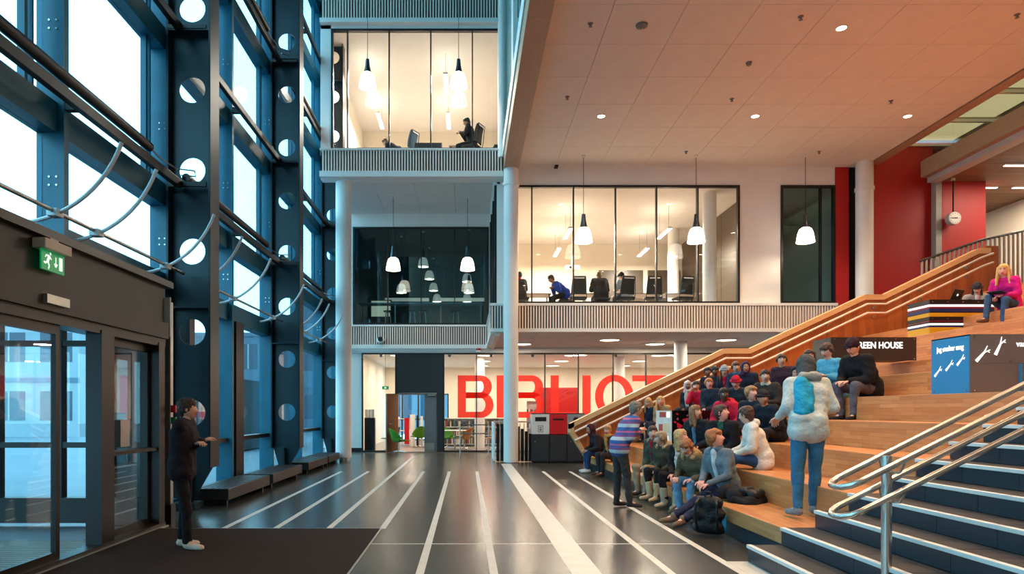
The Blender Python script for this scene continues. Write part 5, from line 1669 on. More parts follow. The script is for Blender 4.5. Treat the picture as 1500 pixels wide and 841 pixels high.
NP = [0]
def person(label, hip, face, lean=12, head=None, pitch=0, s=.96, skin='fair', hair=('short', (60, 42, 30)), top=(40, 40, 46), legs=(40, 48, 66), shoes=(60, 56, 52),
           hands='lap', feet=None, pad=.022, inner=None, extras=(), group=None, pattern=None, stand=False, side=0.0, base=None, coarse=False, long=False, nolegs=False):
    """face / head: world headings in degrees (0 = +X, 180 = towards the hall, 270 = towards the entrance side)"""
    NP[0] += 1; seed = NP[0]
    hip = Vector(hip)
    R = Matrix.Translation(hip) @ Matrix.Rotation(math.radians(face - 90), 4, 'Z')
    def Wd(x, y, z): return R @ Vector((x * s, y * s, z * s))
    e = thing('person', label, 'person', base if base else (hip.x, hip.y, hip.z - .1), group)
    vox = .024 if coarse else .018
    l = math.radians(lean); sd = math.radians(side)
    u1 = Vector((math.sin(sd), math.sin(l) * math.cos(sd), math.cos(l) * math.cos(sd))); l2 = l * 1.25
    u2 = Vector((math.sin(sd), math.sin(l2) * math.cos(sd), math.cos(l2) * math.cos(sd)))
    l3 = l * .55 + (.12 if lean > 25 else 0)
    u3 = Vector((math.sin(sd) * .6, math.sin(l3), math.cos(l3)))
    wa = Vector((0, 0, .02)) + u1 * .15
    ch = wa + u2 * .2
    nb = ch + u2 * .165
    hd = nb + u3 * .135 + Vector((0, .022, 0))
    fwd2 = Vector((0, math.cos(l2), -math.sin(l2)))
    shz = ch + u2 * .11
    L = lambda v: Wd(v.x, v.y, v.z)
    X = Vector((1, 0, 0))
    # ---- legs
    if feet is None:
        feet = ((-.11, .0, -.86), (.11, .03, -.86)) if stand else ((-.12, .42, -.36), (.12, .38, -.36))
    fl_ = []
    for sg, f in zip((-1, 1), feet):
        hp = L(Vector((sg * .085, 0, 0)))
        an = Wd(*f)
        pole = R.to_3x3() @ Vector((sg * .12, .6, 1.0 if not stand else .05))
        kn, an = ik(hp, an, .43 * s, .42 * s, pole)
        toe = an + (R.to_3x3() @ Vector((sg * .03, .12, -.035))) * s
        fl_.append((hp, kn, an, toe))
    # ---- arms
    presets = {'lap': ((-.05, .30, .06), (.05, .29, .08)), 'knees': ((-.15, .42, .10), (.15, .42, .10)), 'thigh': ((-.16, .30, .10), (.16, .28, .11)),
               'chin': ((-.08, .28, .12), (.03, hd.y + .10, hd.z - .14)), 'fold': ((.09, .19, .27), (-.09, .21, .30)), 'write': ((-.08, .42, .22), (.10, .42, .22)),
               'side': ((-.24, .05, .0), (.24, .05, .0)), 'phone': ((-.05, .30, .24), (.06, .30, .24)), 'reach': ((-.12, .55, .32), (.14, .52, .28)), 'hang': ((-.22, .06, -.02), (.22, .06, -.02))}
    hw = presets[hands] if isinstance(hands, str) else hands
    al = []
    for sg, h in zip((-1, 1), hw):
        sh = L(shz + X * (sg * .165))
        wr = Wd(*h)
        pole = R.to_3x3() @ Vector((sg * (.25 if stand else .7), -.5, -.8))
        el, wr = ik(sh, wr, .28 * s, .25 * s, pole)
        al.append((sh, el, wr))
    def torso(p, hem=True, hl=0.0):
        c = []
        if hem:
            c.append((L(Vector((-.07, 0, .02 - hl))), (.115 + p) * s, L(Vector((.07, 0, .02 - hl))), (.115 + p) * s))
            c.append((L(Vector((-.065, 0, .09 - hl * .3))), (.112 + p) * s, L(Vector((.065, 0, .09 - hl * .3))), (.112 + p) * s))
            if p > 0: c.append((L(Vector((0, -.012, .0))), (.116 + p) * s, L(wa), (.115 + p) * s))
        c.append((L(wa - X * .06), (.105 + p) * s, L(wa + X * .06), (.105 + p) * s))
        c.append((L(ch - X * .075), (.112 + p) * s, L(ch + X * .075), (.112 + p) * s))
        c.append((L((wa + ch) / 2 - X * .068), (.108 + p) * s, L((wa + ch) / 2 + X * .068), (.108 + p) * s))
        c.append((L(shz - X * .15), (.062 + p * .8) * s, L(shz + X * .15), (.062 + p * .8) * s))
        c.append((L(shz), (.09 + p * .5) * s, L(nb - u2 * .02), (.06 + p * .5) * s))
        return c
    # ---- skin: one continuous body with head and hands
    caps = torso(0.0)
    for hp, kn, an, toe in fl_:
        caps += [(hp, .085 * s, kn, .056 * s), (kn, .056 * s, an, .038 * s), (an, .034 * s, toe, .022 * s)]
    for sh, el, wr in al:
        caps += [(sh, .052 * s, el, .041 * s), (el, .041 * s, wr, .027 * s)]
    hdw = L(hd)
    caps.append((L(nb - u2 * .04), .056 * s, hdw - Vector((0, 0, .05 * s)), .052 * s))
    head = face if head is None else head
    Hm = Matrix.Translation(hdw) @ Matrix.Rotation(math.radians(head - 90), 4, 'Z') @ Matrix.Rotation(math.radians(pitch), 4, 'X')
    HR = lambda x, y, z: Hm @ (Vector((x, y, z)) * s)
    parts = [head_geom(Hm, s)]
    for sg, (sh, el, wr) in zip((-1, 1), al):
        d = (wr - el).normalized()
        nrm = Vector((0, 0, -1)) if abs(d.z) < .75 else (R.to_3x3() @ Vector((-sg, 0.2, 0)))
        parts.append(hand_geom(wr, d, nrm, -1 if sg > 0 else 1, s, 30))
    def body_post(me, parts=parts):
        add_geom(me, parts)
    b_ = blob('body', caps, skin_mats(skin), e, vox, 3, body_post)
    # ---- clothes
    tm = cloth(top, pattern=pattern)
    jc = torso(pad, True, .03 if not long else (.06 if stand else .10))
    for sh, el, wr in al:
        jc += [(sh, (.056 + pad) * s, el, (.045 + pad * .8) * s), (el, (.045 + pad * .8) * s, el + (wr - el) * .93, (.034 + pad * .6) * s)]
    if long and not stand:
        for hp, kn, an, toe in fl_:
            jc.append((hp, .125 * s, hp + (kn - hp) * .45, .10 * s))
    blob('jacket' if pad > .02 else 'sweater', jc, tm, e, vox, 3, fold_post(.0035 + pad * .03, 34, seed))
    if not nolegs:
        tr = .108 if stand else .122
        tc_ = [(L(Vector((-.07, 0, 0))), tr * s, L(Vector((.07, 0, 0))), tr * s)]
        for hp, kn, an, toe in fl_:
            tc_ += [(hp, .097 * s, kn, .068 * s), (kn, .067 * s, an + (kn - an) * .06, .054 * s)]
        blob('trousers', tc_, cloth(legs), e, vox, 2, fold_post(.005, 34, seed + 50))
        boots = 'boots' in extras
        for hp, kn, an, toe in fl_:
            zf = an.z - .075 * s
            up = Vector((0, 0, 1))
            dirt = (toe - an); dirt.z = 0; dirt = dirt.normalized()
            sc = [(an - dirt * .02 * s - up * .03 * s, .042 * s, an + dirt * .11 * s - up * .045 * s, .04 * s), (an + dirt * .11 * s - up * .045 * s, .042 * s, an + dirt * .17 * s - up * .05 * s, .033 * s), (an - up * .03 * s, .045 * s, an + up * .01 * s, .047 * s)]
            if boots: sc.append((an, .06 * s, an + (kn - an) * .5, .066 * s))
            def shoe_post(me, zf=zf):
                n = len(me.vertices); co = np.empty(n * 3); me.vertices.foreach_get('co', co); co = co.reshape(-1, 3)
                co[:, 2] = np.maximum(co[:, 2], zf); me.vertices.foreach_set('co', co.ravel())
            blob('boot' if boots else 'shoe', sc, cloth(shoes, .7), e, .014, 2, shoe_post)
    if inner:
        blob('shirt_front', [(L(nb + fwd2 * .055 - u2 * .02), .05 * s, L(ch + fwd2 * .10 * 1.0 + u2 * .02), .045 * s), (L(ch + fwd2 * .10), .045 * s, L(wa + fwd2 * .105), .035 * s)], cloth(inner), e, .014, 2, fold_post(.004, 40, seed + 9))
    # ---- hair and headgear
    kind, hc_ = hair
    hm_ = hairm(hc_)
    capc = [(HR(0, -.018, .02), .094 * s, HR(0, -.012, .03), .09 * s), (HR(0, .018, .058), .074 * s, HR(0, -.03, .05), .085 * s), (HR(0, -.05, -.02), .064 * s, HR(0, -.045, -.05), .052 * s)]
    if kind in ('short', 'mop', 'long', 'bun', 'curly'):
        c = list(capc)
        if kind == 'mop':
            c += [(HR(-.03, .07, .062), .032 * s, HR(.035, .068, .07), .03 * s), (HR(-.075, .005, .02), .032 * s, HR(-.074, -.02, -.02), .026 * s), (HR(.075, .005, .02), .032 * s, HR(.074, -.02, -.02), .026 * s)]
        if kind == 'curly':
            r_ = np.random.RandomState(seed)
            for k in range(26):
                t, q = r_.uniform(0, 6.28), r_.uniform(.1, 1.0)
                c.append((HR(.098 * math.cos(t) * math.sqrt(1 - q * q), -.015 + .1 * math.sin(t) * math.sqrt(1 - q * q) * (1 if math.sin(t) < 0 else .55), .025 + .105 * q), .028 * s, HR(.1 * math.cos(t) * math.sqrt(1 - q * q), -.02 + .09 * math.sin(t) * math.sqrt(1 - q * q) * (1 if math.sin(t) < 0 else .5), .03 + .105 * q), .024 * s))
        if kind == 'bun': c.append((HR(0, -.11, .06), .04 * s, HR(0, -.12, .07), .042 * s))
        if kind == 'long':
            for sg in (-1, 1):
                c += [(HR(sg * .068, .02, .055), .03 * s, HR(sg * .082, .022, -.06), .028 * s), (HR(sg * .082, .022, -.06), .03 * s, HR(sg * .10, .045, -.25), .022 * s), (HR(sg * .075, -.03, .0), .04 * s, HR(sg * .085, -.03, -.20), .034 * s)]
            c.append((HR(0, -.06, .0), .062 * s, HR(0, -.075, -.22), .05 * s))
        blob('hair', c, hm_, e, .011, 2, fold_post(.0035, 130, seed))
    elif kind in ('beanie', 'cap'):
        c = [(HR(0, -.016, .045), .098 * s, HR(0, -.02, .065), .088 * s), (HR(0, .015, .055), .085 * s, HR(0, -.01, .08), .07 * s)]
        if kind == 'beanie': c += [(HR(0, -.01, .11), .05 * s, HR(0, -.02, .135), .02 * s)]
        hat = blob('knit_hat' if kind == 'beanie' else 'cap', c, cloth(hc_), e, .012, 2, fold_post(.002, 120, seed))
        if kind == 'cap':
            blob('peak', [(HR(-.05, .09, .055), .02 * s, HR(.05, .09, .055), .02 * s), (HR(-.035, .14, .045), .014 * s, HR(.035, .14, .045), .014 * s)], cloth(hc_), e, .011, 2)
        else:
            pts = [HR(.098 * math.sin(a), -.012 + .105 * math.cos(a), .038) for a in np.linspace(0, 2 * math.pi, 25)[:-1]]
            MB().tube(pts, .018 * s, 8, True).build('hat_brim', cloth(hc_), e, True)
        hcol = dict(extras_kv(extras)).get('hairc', (60, 44, 34))
        c = [(HR(0, -.05, -.02), .066 * s, HR(0, -.045, -.05), .055 * s)]
        if 'longhair' in extras:
            for sg in (-1, 1): c += [(HR(sg * .07, .02, .0), .026 * s, HR(sg * .09, .045, -.22), .024 * s)]
            c.append((HR(0, -.06, .0), .055 * s, HR(0, -.07, -.2), .05 * s))
        blob('hair', c, hairm(hcol), e, .012, 2, fold_post(.003, 120, seed))
    elif kind in ('hijab', 'hood'):
        c = [(HR(0, -.022, .03), .104 * s, HR(0, -.02, .05), .095 * s), (HR(0, -.05, -.04), .085 * s, HR(0, -.04, -.12), .09 * s)]
        for a in np.linspace(0, 2 * math.pi, 15)[:-1]:
            a2 = a + 2 * math.pi / 14
            c.append((HR(.083 * math.sin(a), .05 - .02 * abs(math.sin(a)), .0 + .108 * math.cos(a)), .024 * s, HR(.083 * math.sin(a2), .05 - .02 * abs(math.sin(a2)), .108 * math.cos(a2)), .024 * s))
        c += [(HR(-.05, .0, -.13), .06 * s, HR(.05, .0, -.13), .06 * s)]
        blob('headscarf' if kind == 'hijab' else 'hood', c, cloth(hc_), e, .013, 3, fold_post(.004, 60, seed))
    for x in extras:
        if isinstance(x, tuple):
            k, c = x
            if k == 'scarf':
                ring_ = [L(nb + u2 * .0) + (R.to_3x3() @ Vector((.082 * math.sin(a), .085 * math.cos(a), .02 * math.cos(a)))) * s for a in np.linspace(0, 2 * math.pi, 13)[:-1]]
                cc = [(ring_[i], .042 * s, ring_[(i + 1) % 12], .042 * s) for i in range(12)]
                cc += [(L(nb + fwd2 * .09), .045 * s, L(ch + fwd2 * .13 + X * .02), .05 * s), (L(ch + fwd2 * .13 + X * .02), .048 * s, L(wa + fwd2 * .14 + X * .03), .05 * s)]
                blob('scarf', cc, cloth(c), e, .014, 2, fold_post(.006, 60, seed + 4))
            if k == 'furhood':
                cc = [(L(nb - fwd2 * .06 - X * .10), .06 * s, L(nb - fwd2 * .09), .07 * s), (L(nb - fwd2 * .09), .07 * s, L(nb - fwd2 * .06 + X * .10), .06 * s), (L(nb - X * .115), .05 * s, L(nb + fwd2 * .05 - X * .09), .04 * s), (L(nb + X * .115), .05 * s, L(nb + fwd2 * .05 + X * .09), .04 * s)]
                blob('fur_collar', cc, cloth(c), e, .013, 1, fold_post(.007, 110, seed + 4))
            if k == 'hoodback':
                cc = [(L(nb - fwd2 * .085 - X * .07), .055 * s, L(nb - fwd2 * .085 + X * .07), .055 * s), (L(nb - X * .10), .04 * s, L(nb - fwd2 * .085 - X * .07), .05 * s), (L(nb + X * .10), .04 * s, L(nb - fwd2 * .085 + X * .07), .05 * s)]
                blob('hood', cc, cloth(c), e, .014, 2, fold_post(.004, 60, seed + 4))
            if k == 'backpanel':
                cc = [(L(ch - fwd2 * .075 - X * .085 + u2 * .08), .085 * s, L(wa - fwd2 * .07 - X * .085 - u1 * .03), .095 * s), (L(ch - fwd2 * .085 - X * .03 + u2 * .03), .07 * s, L(wa - fwd2 * .085 - X * .04), .08 * s)]
                blob('back_panel', cc, cloth(c), e, .016, 2, fold_post(.005, 40, seed + 4))
            if k == 'collar':
                cc = [(L(nb - X * .05 + fwd2 * .02), .05 * s, L(nb + X * .05 + fwd2 * .02), .05 * s), (L(nb - fwd2 * .04), .055 * s, L(nb - fwd2 * .03 + u2 * .03), .055 * s)]
                blob('collar', cc, cloth(c), e, .014, 2)
            if k == 'straps':
                for sg in (-1, 1):
                    MB().tube([L(shz - fwd2 * .10 + X * sg * .10), L(shz + u2 * .085 + X * sg * .10), L(ch + fwd2 * .135 + X * sg * .095 + u2 * .06), L(wa + fwd2 * .13 + X * sg * .10), L(wa + X * sg * .16)], .018 * s, 6).build('shoulder_strap', cloth(c), e, True)
            if k == 'phone':
                p = (al[0][2] + al[1][2]) / 2 + (R.to_3x3() @ Vector((0, .09, .03))) * s
                mb = MB().bbox(-.035, .035, -.004, .004, -.07, .07, b=.003)
                mb.v = [tuple(p + R.to_3x3() @ Matrix.Rotation(math.radians(-50), 3, 'X') @ Vector(v)) for v in mb.v]
                o = mb.build('phone', cloth(c, .3), None)
                tag(o, 'dark phone held by ' + label, 'phone') if len(('dark phone held by ' + label).split()) <= 16 else tag(o, 'dark phone held in two hands', 'phone')
    return e, al, fl_
def extras_kv(ex): return [x for x in ex if isinstance(x, tuple)]
def add_geom(me, parts):
    """append head and hands to the remeshed body, keeping one mesh"""
    n = len(me.vertices); co = np.empty(n * 3, np.float32); me.vertices.foreach_get('co', co)
    V = [tuple(v) for v in co.reshape(-1, 3)]
    F = [tuple(p.vertices) for p in me.polygons]; mi = [0] * len(F)
    for v, f, m in parts:
        o = len(V); V += v; F += [tuple(i + o for i in q) for q in f]; mi += m
    mats_ = list(me.materials)
    me.clear_geometry()
    me.from_pydata(V, [], F)
    me.polygons.foreach_set('material_index', mi)
    me.polygons.foreach_set('use_smooth', [True] * len(F))
    me.update()

def seat(k, xpx, D=None, dx=.28):
    """hip position for somebody sitting on step k, seen at picture column xpx"""
    Xh = seat_x(k) + dx
    D = D if D else FPX * Xh / (xpx - VX)
    return (Xh, D, SEATH * k + .105)
DK = (30, 30, 36)
crowd = 'students on the seating steps'
P_ = person
# lowest step
P_('person in a dark coat and blue jeans with white sneakers at the oak wall end', (3.22, 15.7, .435), 185, 26, 200, -10, .98, 'tan', ('hood', (66, 28, 40)), (34, 26, 28), (36, 62, 98), (214, 210, 206), 'knees', long=True, pad=.03, group=crowd)
P_('round headed person with an orange scarf sitting beside the oak wall', seat(1, 903), 195, 18, 235, -8, .93, 'pink', ('short', (176, 128, 84)), (54, 36, 32), (44, 40, 44), (90, 60, 46), 'lap', extras=(('scarf', (196, 136, 66)),), group=crowd)
P_('boy in a green parka with a fur hood and beige trousers', seat(1, 967), 205, 12, 262, 0, .98, 'fair', ('short', (70, 48, 32)), (54, 62, 52), (150, 128, 104), (70, 56, 46), 'lap', inner=(140, 24, 40), pad=.034, extras=(('furhood', (150, 132, 104)),), group=crowd)
P_('person with pale hair and beige boots behind the scarf girl', seat(1, 990, 10.72), 200, 20, 170, -5, .92, 'fair', ('mop', (150, 132, 104)), (74, 60, 44), (28, 28, 34), (198, 170, 136), 'lap', pad=.03, extras=('boots', ('furhood', (160, 140, 108))), group=crowd)
P_('blonde girl with a white scarf, dark tights and pale boots', seat(1, 1006, 10.05), 215, 10, 318, 6, .95, 'pink', ('long', (190, 156, 108)), (32, 28, 28), (24, 24, 30), (176, 156, 132), 'lap', pad=.024, extras=('boots', ('scarf', (222, 218, 212)), ('furhood', (176, 132, 84))), group=crowd)
P_('person in a brown fur trimmed coat and pale washed jeans', seat(1, 1026, 9.3), 208, 30, 232, -30, .92, 'pink', ('mop', (150, 92, 56)), (92, 76, 56), (96, 138, 172), (90, 80, 70), 'knees', pad=.032, extras=(('furhood', (160, 126, 86)),), group=crowd)
P_('ginger man in a grey sweater with navy jeans, legs stretched out', (3.40, 8.75, .435), 203, 15, 328, 14, 1.02, 'pink', ('mop', (164, 96, 54)), (104, 112, 120), (30, 36, 66), (110, 90, 74), ((-.06, .36, .08), (.08, .34, .10)), feet=((-.08, .80, -.345), (.08, .84, -.345)), pad=.016, inner=(190, 196, 200), extras=(('collar', (90, 98, 106)),), group=crowd)
# second step
P_('long haired man in a dark jacket over a blue shirt beside the petal box', seat(2, 1030, 11.3), 215, 10, 300, 6, 1.0, 'fair', ('long', (128, 90, 60)), (26, 30, 40), (32, 36, 50), (50, 46, 44), 'thigh', inner=(90, 130, 160), pad=.024, group=crowd)
P_('short haired man in a black jacket looking up', seat(2, 1066, 10.15), 220, 12, 320, 14, 1.0, 'pink', ('short', (70, 48, 36)), (22, 20, 24), (28, 30, 38), (40, 38, 38), 'lap', pad=.026, inner=(30, 80, 70), group=crowd)
P_('brown haired boy in a white jacket seen from behind, in blue jeans', seat(2, 1114, 9.05, .33), 165, 16, 130, -12, .98, 'fair', ('short', (74, 46, 32)), (206, 202, 194), (44, 82, 132), (84, 76, 70), ((-.10, .36, .10), (.02, .38, .12)), pad=.03, extras=(('hoodback', (200, 196, 190)),), group=crowd)
# third step
P_('blonde girl looking down in a dark top beside the oak wall', seat(3, 957, 16.0, .22), 205, 22, 230, -18, .9, 'fair', ('long', (186, 146, 96)), (30, 32, 46), (40, 44, 60), (60, 54, 50), 'lap', group=crowd)
P_('blonde girl wrapped in a beige cape watching the talk', seat(3, 981, 15.15, .22), 215, 20, 255, 4, .92, 'pink', ('long', (206, 160, 104)), (168, 128, 86), (50, 50, 60), (80, 60, 50), 'lap', pad=.034, group=crowd)
P_('dark skinned boy in a crimson jacket with black backpack straps', seat(3, 1062, 11.72, .3), 215, 14, 262, 0, .98, 'dark', ('short', (22, 18, 18)), (196, 26, 56), (34, 36, 46), (50, 46, 46), 'thigh', pad=.028, extras=(('straps', (24, 24, 28)), ('hoodback', (190, 24, 52))), group=crowd)
P_('fair haired boy in a dark jacket in the middle of the crowd', seat(3, 1111, 10.6), 220, 14, 290, 8, .97, 'pink', ('mop', (150, 112, 76)), (26, 34, 46), (32, 40, 56), (50, 48, 48), 'lap', pad=.028, group=crowd)
P_('kid in a dark hat with a pale rim beside the boy in white', seat(3, 1141, 9.95), 205, 24, 270, -4, .9, 'tan', ('beanie', (34, 34, 40)), (24, 30, 40), (30, 36, 48), (46, 44, 44), 'lap', pad=.026, group=crowd)
# fourth step
P_('girl in a white and purple headscarf with a pale scarf and dark jacket', seat(4, 1018, 15.4, .24), 215, 16, 262, 2, .92, 'brown', ('hijab', (196, 184, 190)), (34, 38, 48), (40, 54, 76), (50, 46, 44), 'lap', extras=(('scarf', (206, 198, 182)),), group=crowd)
P_('dark haired boy in a bright red jacket resting his chin on a hand', seat(4, 1034, 14.7, .24), 215, 24, 255, -4, .93, 'fair', ('short', (34, 26, 26)), (204, 30, 62), (36, 38, 48), (50, 46, 46), 'chin', pad=.028, group=crowd)
P_('ginger boy in a dark jacket between two red jackets', seat(4, 1050, 14.05, .24), 215, 16, 268, 2, .93, 'pink', ('mop', (176, 102, 52)), (34, 40, 52), (36, 40, 50), (50, 46, 46), 'lap', pad=.028, group=crowd)
P_('person in a crimson knit hat bent forward in the crowd', seat(4, 1101, 12.4, .2), 215, 26, 240, -20, .92, 'pink', ('beanie', (176, 22, 52)), (40, 40, 48), (36, 38, 46), (50, 46, 46), 'lap', pad=.028, group=crowd)
P_('dark haired girl in a brown coat with a pale collar', seat(4, 1133, 11.45, .24), 220, 16, 250, 0, .95, 'fair', ('bun', (36, 28, 26)), (52, 44, 40), (36, 36, 42), (50, 46, 46), ((-.1, .38, .16), (.06, .34, .12)), pad=.03, extras=(('collar', (188, 176, 156)),), group=crowd)
P_('dark clothed student with a hood half hidden by the standing visitor', seat(4, 1178, 10.4), 215, 18, 240, -6, .94, 'tan', ('hood', (44, 36, 44)), (38, 30, 40), (34, 34, 42), (46, 44, 44), 'lap', pad=.028, group=crowd)
# fifth step
P_('black haired boy in a dark jacket on the row under the wall rail', seat(5, 1047, 15.85, .2), 215, 14, 262, 0, .94, 'brown', ('short', (24, 20, 22)), (30, 32, 40), (34, 36, 44), (50, 46, 46), 'lap', pad=.026, group=crowd)
P_('dark skinned girl with curly hair in a dark jacket', seat(5, 1059, 15.35, .2), 215, 16, 255, -4, .93, 'dark', ('curly', (28, 22, 22)), (34, 34, 44), (34, 36, 44), (50, 46, 46), 'lap', pad=.028, group=crowd)
P_('girl in a pale grey knit hat looking down', seat(5, 1077, 14.7, .2), 215, 22, 250, -14, .92, 'fair', ('beanie', (140, 152, 160)), (34, 36, 46), (40, 44, 56), (50, 46, 46), 'lap', pad=.026, inner=(190, 30, 60), extras=('longhair', ('hairc', (110, 76, 50))), group=crowd)
P_('brown haired boy in a dark blue jacket with pale gloves', seat(5, 1091, 14.15, .2), 215, 16, 262, -4, .96, 'fair', ('mop', (92, 56, 38)), (34, 44, 64), (36, 38, 48), (50, 46, 46), ((-.05, .36, .04), (.07, .38, .03)), pad=.028, extras=(('collar', (60, 100, 124)),), group=crowd)
P_('woman in a purple headscarf and dark coat', seat(5, 1105, 13.6, .2), 215, 22, 258, -4, .92, 'tan', ('hijab', (62, 48, 78)), (34, 36, 48), (34, 36, 46), (50, 46, 46), 'lap', pad=.028, group=crowd)
P_('brown haired boy in a dark red sweater near the green house box', seat(5, 1154, 12.25, .24), 218, 14, 255, 0, .95, 'fair', ('mop', (78, 52, 40)), (60, 34, 44), (34, 36, 46), (50, 46, 46), 'lap', group=crowd)
P_('woman in a dark coat with brown hair beside the turquoise shirt', seat(5, 1196, 11.25, .24), 218, 16, 250, -4, .94, 'fair', ('long', (66, 44, 36)), (36, 30, 40), (34, 36, 46), (50, 46, 46), 'lap', pad=.028, group=crowd)
P_('man in a turquoise shirt reading a phone, in dark jeans', seat(5, 1236, 10.55, .24), 200, 18, 210, -22, 1.0, 'fair', ('mop', (70, 50, 44)), (86, 160, 186), (40, 56, 76), (40, 40, 44), 'phone', pad=.014, extras=(('phone', (20, 20, 24)),), group=crowd)
P_('man in a black jacket and red trimmed cap sitting high on the steps', seat(5, 1277, 9.95, .36), 200, 24, 205, -24, 1.04, 'fair', ('cap', (44, 24, 34)), (20, 18, 22), (84, 84, 96), (30, 28, 32), ((-.05, .42, .12), (.08, .42, .12)), pad=.034, group=crowd)
# standing visitors
P_('tall person in a turquoise and white hooded jacket and blue jeans standing on the steps', (3.56, 6.98, .33 + .95), 85, 16, 60, -20, 1.0, 'fair', ('hood', (70, 72, 74)), (186, 190, 186), (52, 104, 138), (120, 124, 128), ((-.20, .26, .10), (.20, .28, .14)), feet=((-.12, -.04, -.85), (.10, .1, -.85)), stand=True, pad=.024, side=6, long=True, base=(3.56, 6.98, .33), extras=(('backpanel', (36, 150, 186)), ('hoodback', (150, 150, 146)), ('collar', (120, 180, 60))))
P_('person in a blue, grey and purple striped sweater leaning over the low step', (2.28, 10.0, .89), 10, 22, 15, -8, .95, 'fair', ('short', (122, 112, 104)), (70, 96, 140), (58, 52, 52), (50, 44, 42), ((-.06, .30, .24), (.08, .30, .28)), feet=((-.12, .0, -.855), (.12, .12, -.855)), stand=True, pad=.026, pattern='stripes', base=(2.28, 10.0, 0))
P_('woman in dark clothes and pale shoes standing with folded arms by the entrance', (-3.0, 7.05, .855), 5, 3, 20, 0, .92, 'fair', ('short', (52, 34, 30)), (34, 26, 36), (22, 20, 24), (214, 200, 188), 'fold', stand=True, pad=.03, long=True, base=(-3.0, 7.05, 0), feet=((-.1, -.04, -.85), (.12, .1, -.85)))
# by the striped box
P_('girl in a dark knit hat and grey cardigan writing at the striped box', (10.72, 14.15, 3.3 + .105), 245, 22, 235, -28, .95, 'fair', ('beanie', (48, 46, 50)), (150, 148, 146), (50, 54, 70), (60, 56, 54), 'write', feet=((-.14, .36, -.03), (.16, .40, -.03)), pad=.026, inner=(206, 198, 190), extras=('longhair', ('hairc', (42, 30, 28))))
P_('blonde woman in a magenta sweater with blue jeans and a notebook', (10.14, 12.5, 3.3 + .11), 205, 16, 222, -4, 1.0, 'pink', ('long', (222, 180, 112)), (206, 24, 128), (56, 86, 122), (96, 74, 56), ((-.06, .36, .16), (.10, .33, .14)), feet=((-.10, .40, -.34), (.14, .50, -.25)), pad=.018)
# behind the upper windows
rd = 'readers behind the glass'
P_('student with dark hair and a red collar at the end of the reading room', (1.62, 20.15, 4.94), 100, 14, 110, -10, .95, 'fair', ('short', (40, 30, 28)), (58, 54, 50), DK, DK, 'write', coarse=True, extras=(('collar', (200, 30, 40)),), group=rd, feet=((-.12, .42, -.48), (.12, .38, -.48)))
P_('student in a bright blue jacket bent over a reading room desk', (3.02, 20.5, 5.0), 190, 40, 190, -30, .98, 'tan', ('short', (44, 34, 32)), (24, 72, 176), DK, DK, ((-.1, .40, .2), (.1, .42, .2)), coarse=True, group=rd, feet=((-.12, .42, -.5), (.12, .38, -.5)))
P_('student in a wide black coat with a pink bag, back to the glass', (4.06, 20.25, 4.96), 95, 18, 100, -16, 1.0, 'fair', ('short', (150, 110, 70)), (36, 34, 34), DK, DK, 'write', coarse=True, pad=.05, long=True, extras=(('backpanel', (50, 46, 46)),), group=rd, feet=((-.12, .42, -.48), (.12, .38, -.48)))
P_('boy in a dark cap and light grey sweater at a reading room desk', (4.88, 20.4, 4.98), 120, 20, 140, -12, .97, 'fair', ('cap', (26, 26, 30)), (188, 190, 192), (50, 60, 84), DK, 'write', coarse=True, group=rd, feet=((-.12, .42, -.48), (.12, .38, -.48)))
P_('man in a black jacket reading at a desk in the upper room', (.16, 20.0, Z3 + .6), 175, 12, 185, -22, 1.02, 'tan', ('short', (24, 20, 20)), (30, 30, 32), DK, DK, ((-.12, .34, .30), (.05, .32, .34)), coarse=True, pad=.036, group=rd, feet=((-.12, .42, -.5), (.12, .38, -.5)))
P_('student slumped over a desk in the upper room, dark jacket', (-2.05, 20.3, Z3 + .45), 160, 46, 170, -40, .92, 'fair', ('short', (96, 70, 50)), (36, 44, 54), DK, DK, 'write', coarse=True, group=rd, feet=((-.12, .42, -.4), (.12, .38, -.4)))
P_('student whose head only shows above the upper window sill', (-3.5, 21.6, Z3 + .35), 180, 10, 185, -10, .9, 'fair', ('short', (110, 80, 60)), (60, 66, 76), DK, DK, 'lap', coarse=True, group=rd, feet=((-.12, .42, -.3), (.12, .38, -.3)))

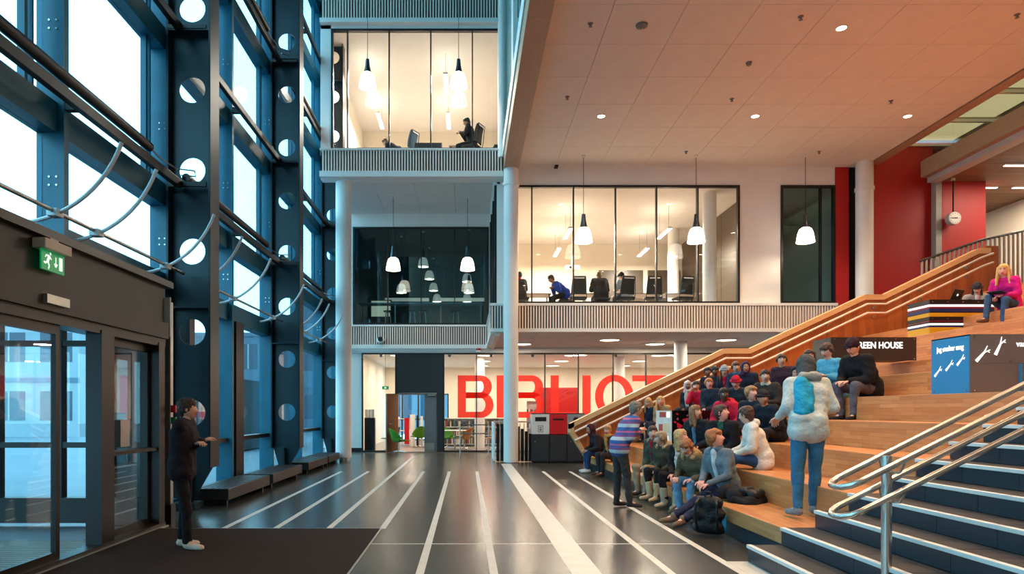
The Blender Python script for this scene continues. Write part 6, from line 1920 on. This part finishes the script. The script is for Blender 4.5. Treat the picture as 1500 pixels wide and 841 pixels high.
# ---- bags
def backpack(p, rz, label, c, c2, lying=False, s=1.0, c3=(40, 128, 176)):
    t = thing('backpack', label, 'bag', p, None)
    R = Matrix.Translation(Vector(p)) @ Matrix.Rotation(math.radians(rz), 4, 'Z') @ (Matrix.Rotation(math.radians(-72), 4, 'X') @ Matrix.Translation((0, .0, -.1)) if lying else Matrix())
    T = lambda x, y, z: R @ Vector((x * s, y * s, z * s))
    blob('main_bag', [(T(-.09, 0, .08), .075 * s, T(.09, 0, .08), .075 * s), (T(-.09, 0, .22), .08 * s, T(.09, 0, .22), .08 * s), (T(-.07, 0, .34), .07 * s, T(.07, 0, .34), .07 * s), (T(0, 0, .1), .08 * s, T(0, 0, .34), .075 * s)], cloth(c, .5), t, .014, 3, fold_post(.005, 40, 77))
    blob('front_pocket', [(T(-.06, -.075, .09), .05 * s, T(.06, -.075, .09), .05 * s), (T(-.06, -.07, .18), .045 * s, T(.06, -.07, .18), .045 * s)], cloth(c2, .4), t, .013, 2, fold_post(.004, 50, 78))
    for sg in (-1, 1):
        MB().tube([T(sg * .08, .06, .38), T(sg * .10, .13, .34), T(sg * .11, .15, .22), T(sg * .10, .10, .08), T(sg * .09, .06, .05)], .014 * s, 6).build('shoulder_strap', cloth(c, .5), t, True)
    MB().tube([T(-.03, .03, .40), T(-.025, .03, .45), T(.025, .03, .45), T(.03, .03, .40)], .009 * s, 6).build('grab_loop', cloth(c, .5), t, True)
    blob('side_pocket', [(T(-.15, 0, .08), .035 * s, T(-.15, 0, .2), .03 * s)], cloth(c3), t, .012, 2)
    return t
backpack((2.80, 7.75, 0.01), 150, 'black backpack with blue and green patches standing on the floor by the lowest step', (22, 24, 28), (30, 96, 140), s=1.12)
backpack((3.5, 8.12, .335), 40, 'soft black bag slumped on the lowest oak step', (24, 24, 28), (28, 28, 32), True, 1.35, (26, 26, 30))
# notebook of the magenta woman
nb_ = thing('notebook', 'dark open notebook on the knees of the woman in magenta', 'notebook', (9.8, 12.3, 3.55))
for sg in (-1, 1):
    mb = MB().box(0, .17 * sg if sg > 0 else 0, -.12, .12, 0, .012) if sg > 0 else MB().box(-.17, 0, -.12, .12, 0, .012)
    Rn = Matrix.Translation((9.80, 12.33, 3.60)) @ Matrix.Rotation(math.radians(25), 4, 'Z') @ Matrix.Rotation(math.radians(-12 * sg), 4, 'Y')
    mb.v = [tuple(Rn @ Vector(v)) for v in mb.v]
    mb.build('cover', lapm, nb_)

# ================================================================== turn the soft shapes and lettering into plain meshes
def finish():
    bpy.context.view_layer.update()
    dg = bpy.context.evaluated_depsgraph_get()
    done = []
    for o, post in BLOBS:
        me = bpy.data.meshes.new_from_object(o.evaluated_get(dg))
        done.append((o, me, post))
    tm = []
    for o, M, m, parent, name, w in TEXTS:
        tm.append(bpy.data.meshes.new_from_object(o.evaluated_get(dg)))
    for o, me, post in done:
        old = o.data
        ms = list(old.materials)
        o.modifiers.clear()
        me.materials.clear()
        for m in ms: me.materials.append(m)
        if post: post(me)
        me.polygons.foreach_set('use_smooth', [True] * len(me.polygons))
        o.data = me
        me.name = o.name
        bpy.data.meshes.remove(old)
    for (o, M, m, parent, name, w), me in zip(TEXTS, tm):
        me.transform(Matrix.Diagonal((w, 1, 1, 1))); me.transform(M)
        me.materials.clear(); me.materials.append(m)
        put(name, me, parent)
    for o, *_ in TEXTS:
        c = o.data; bpy.data.objects.remove(o); bpy.data.curves.remove(c)
finish()
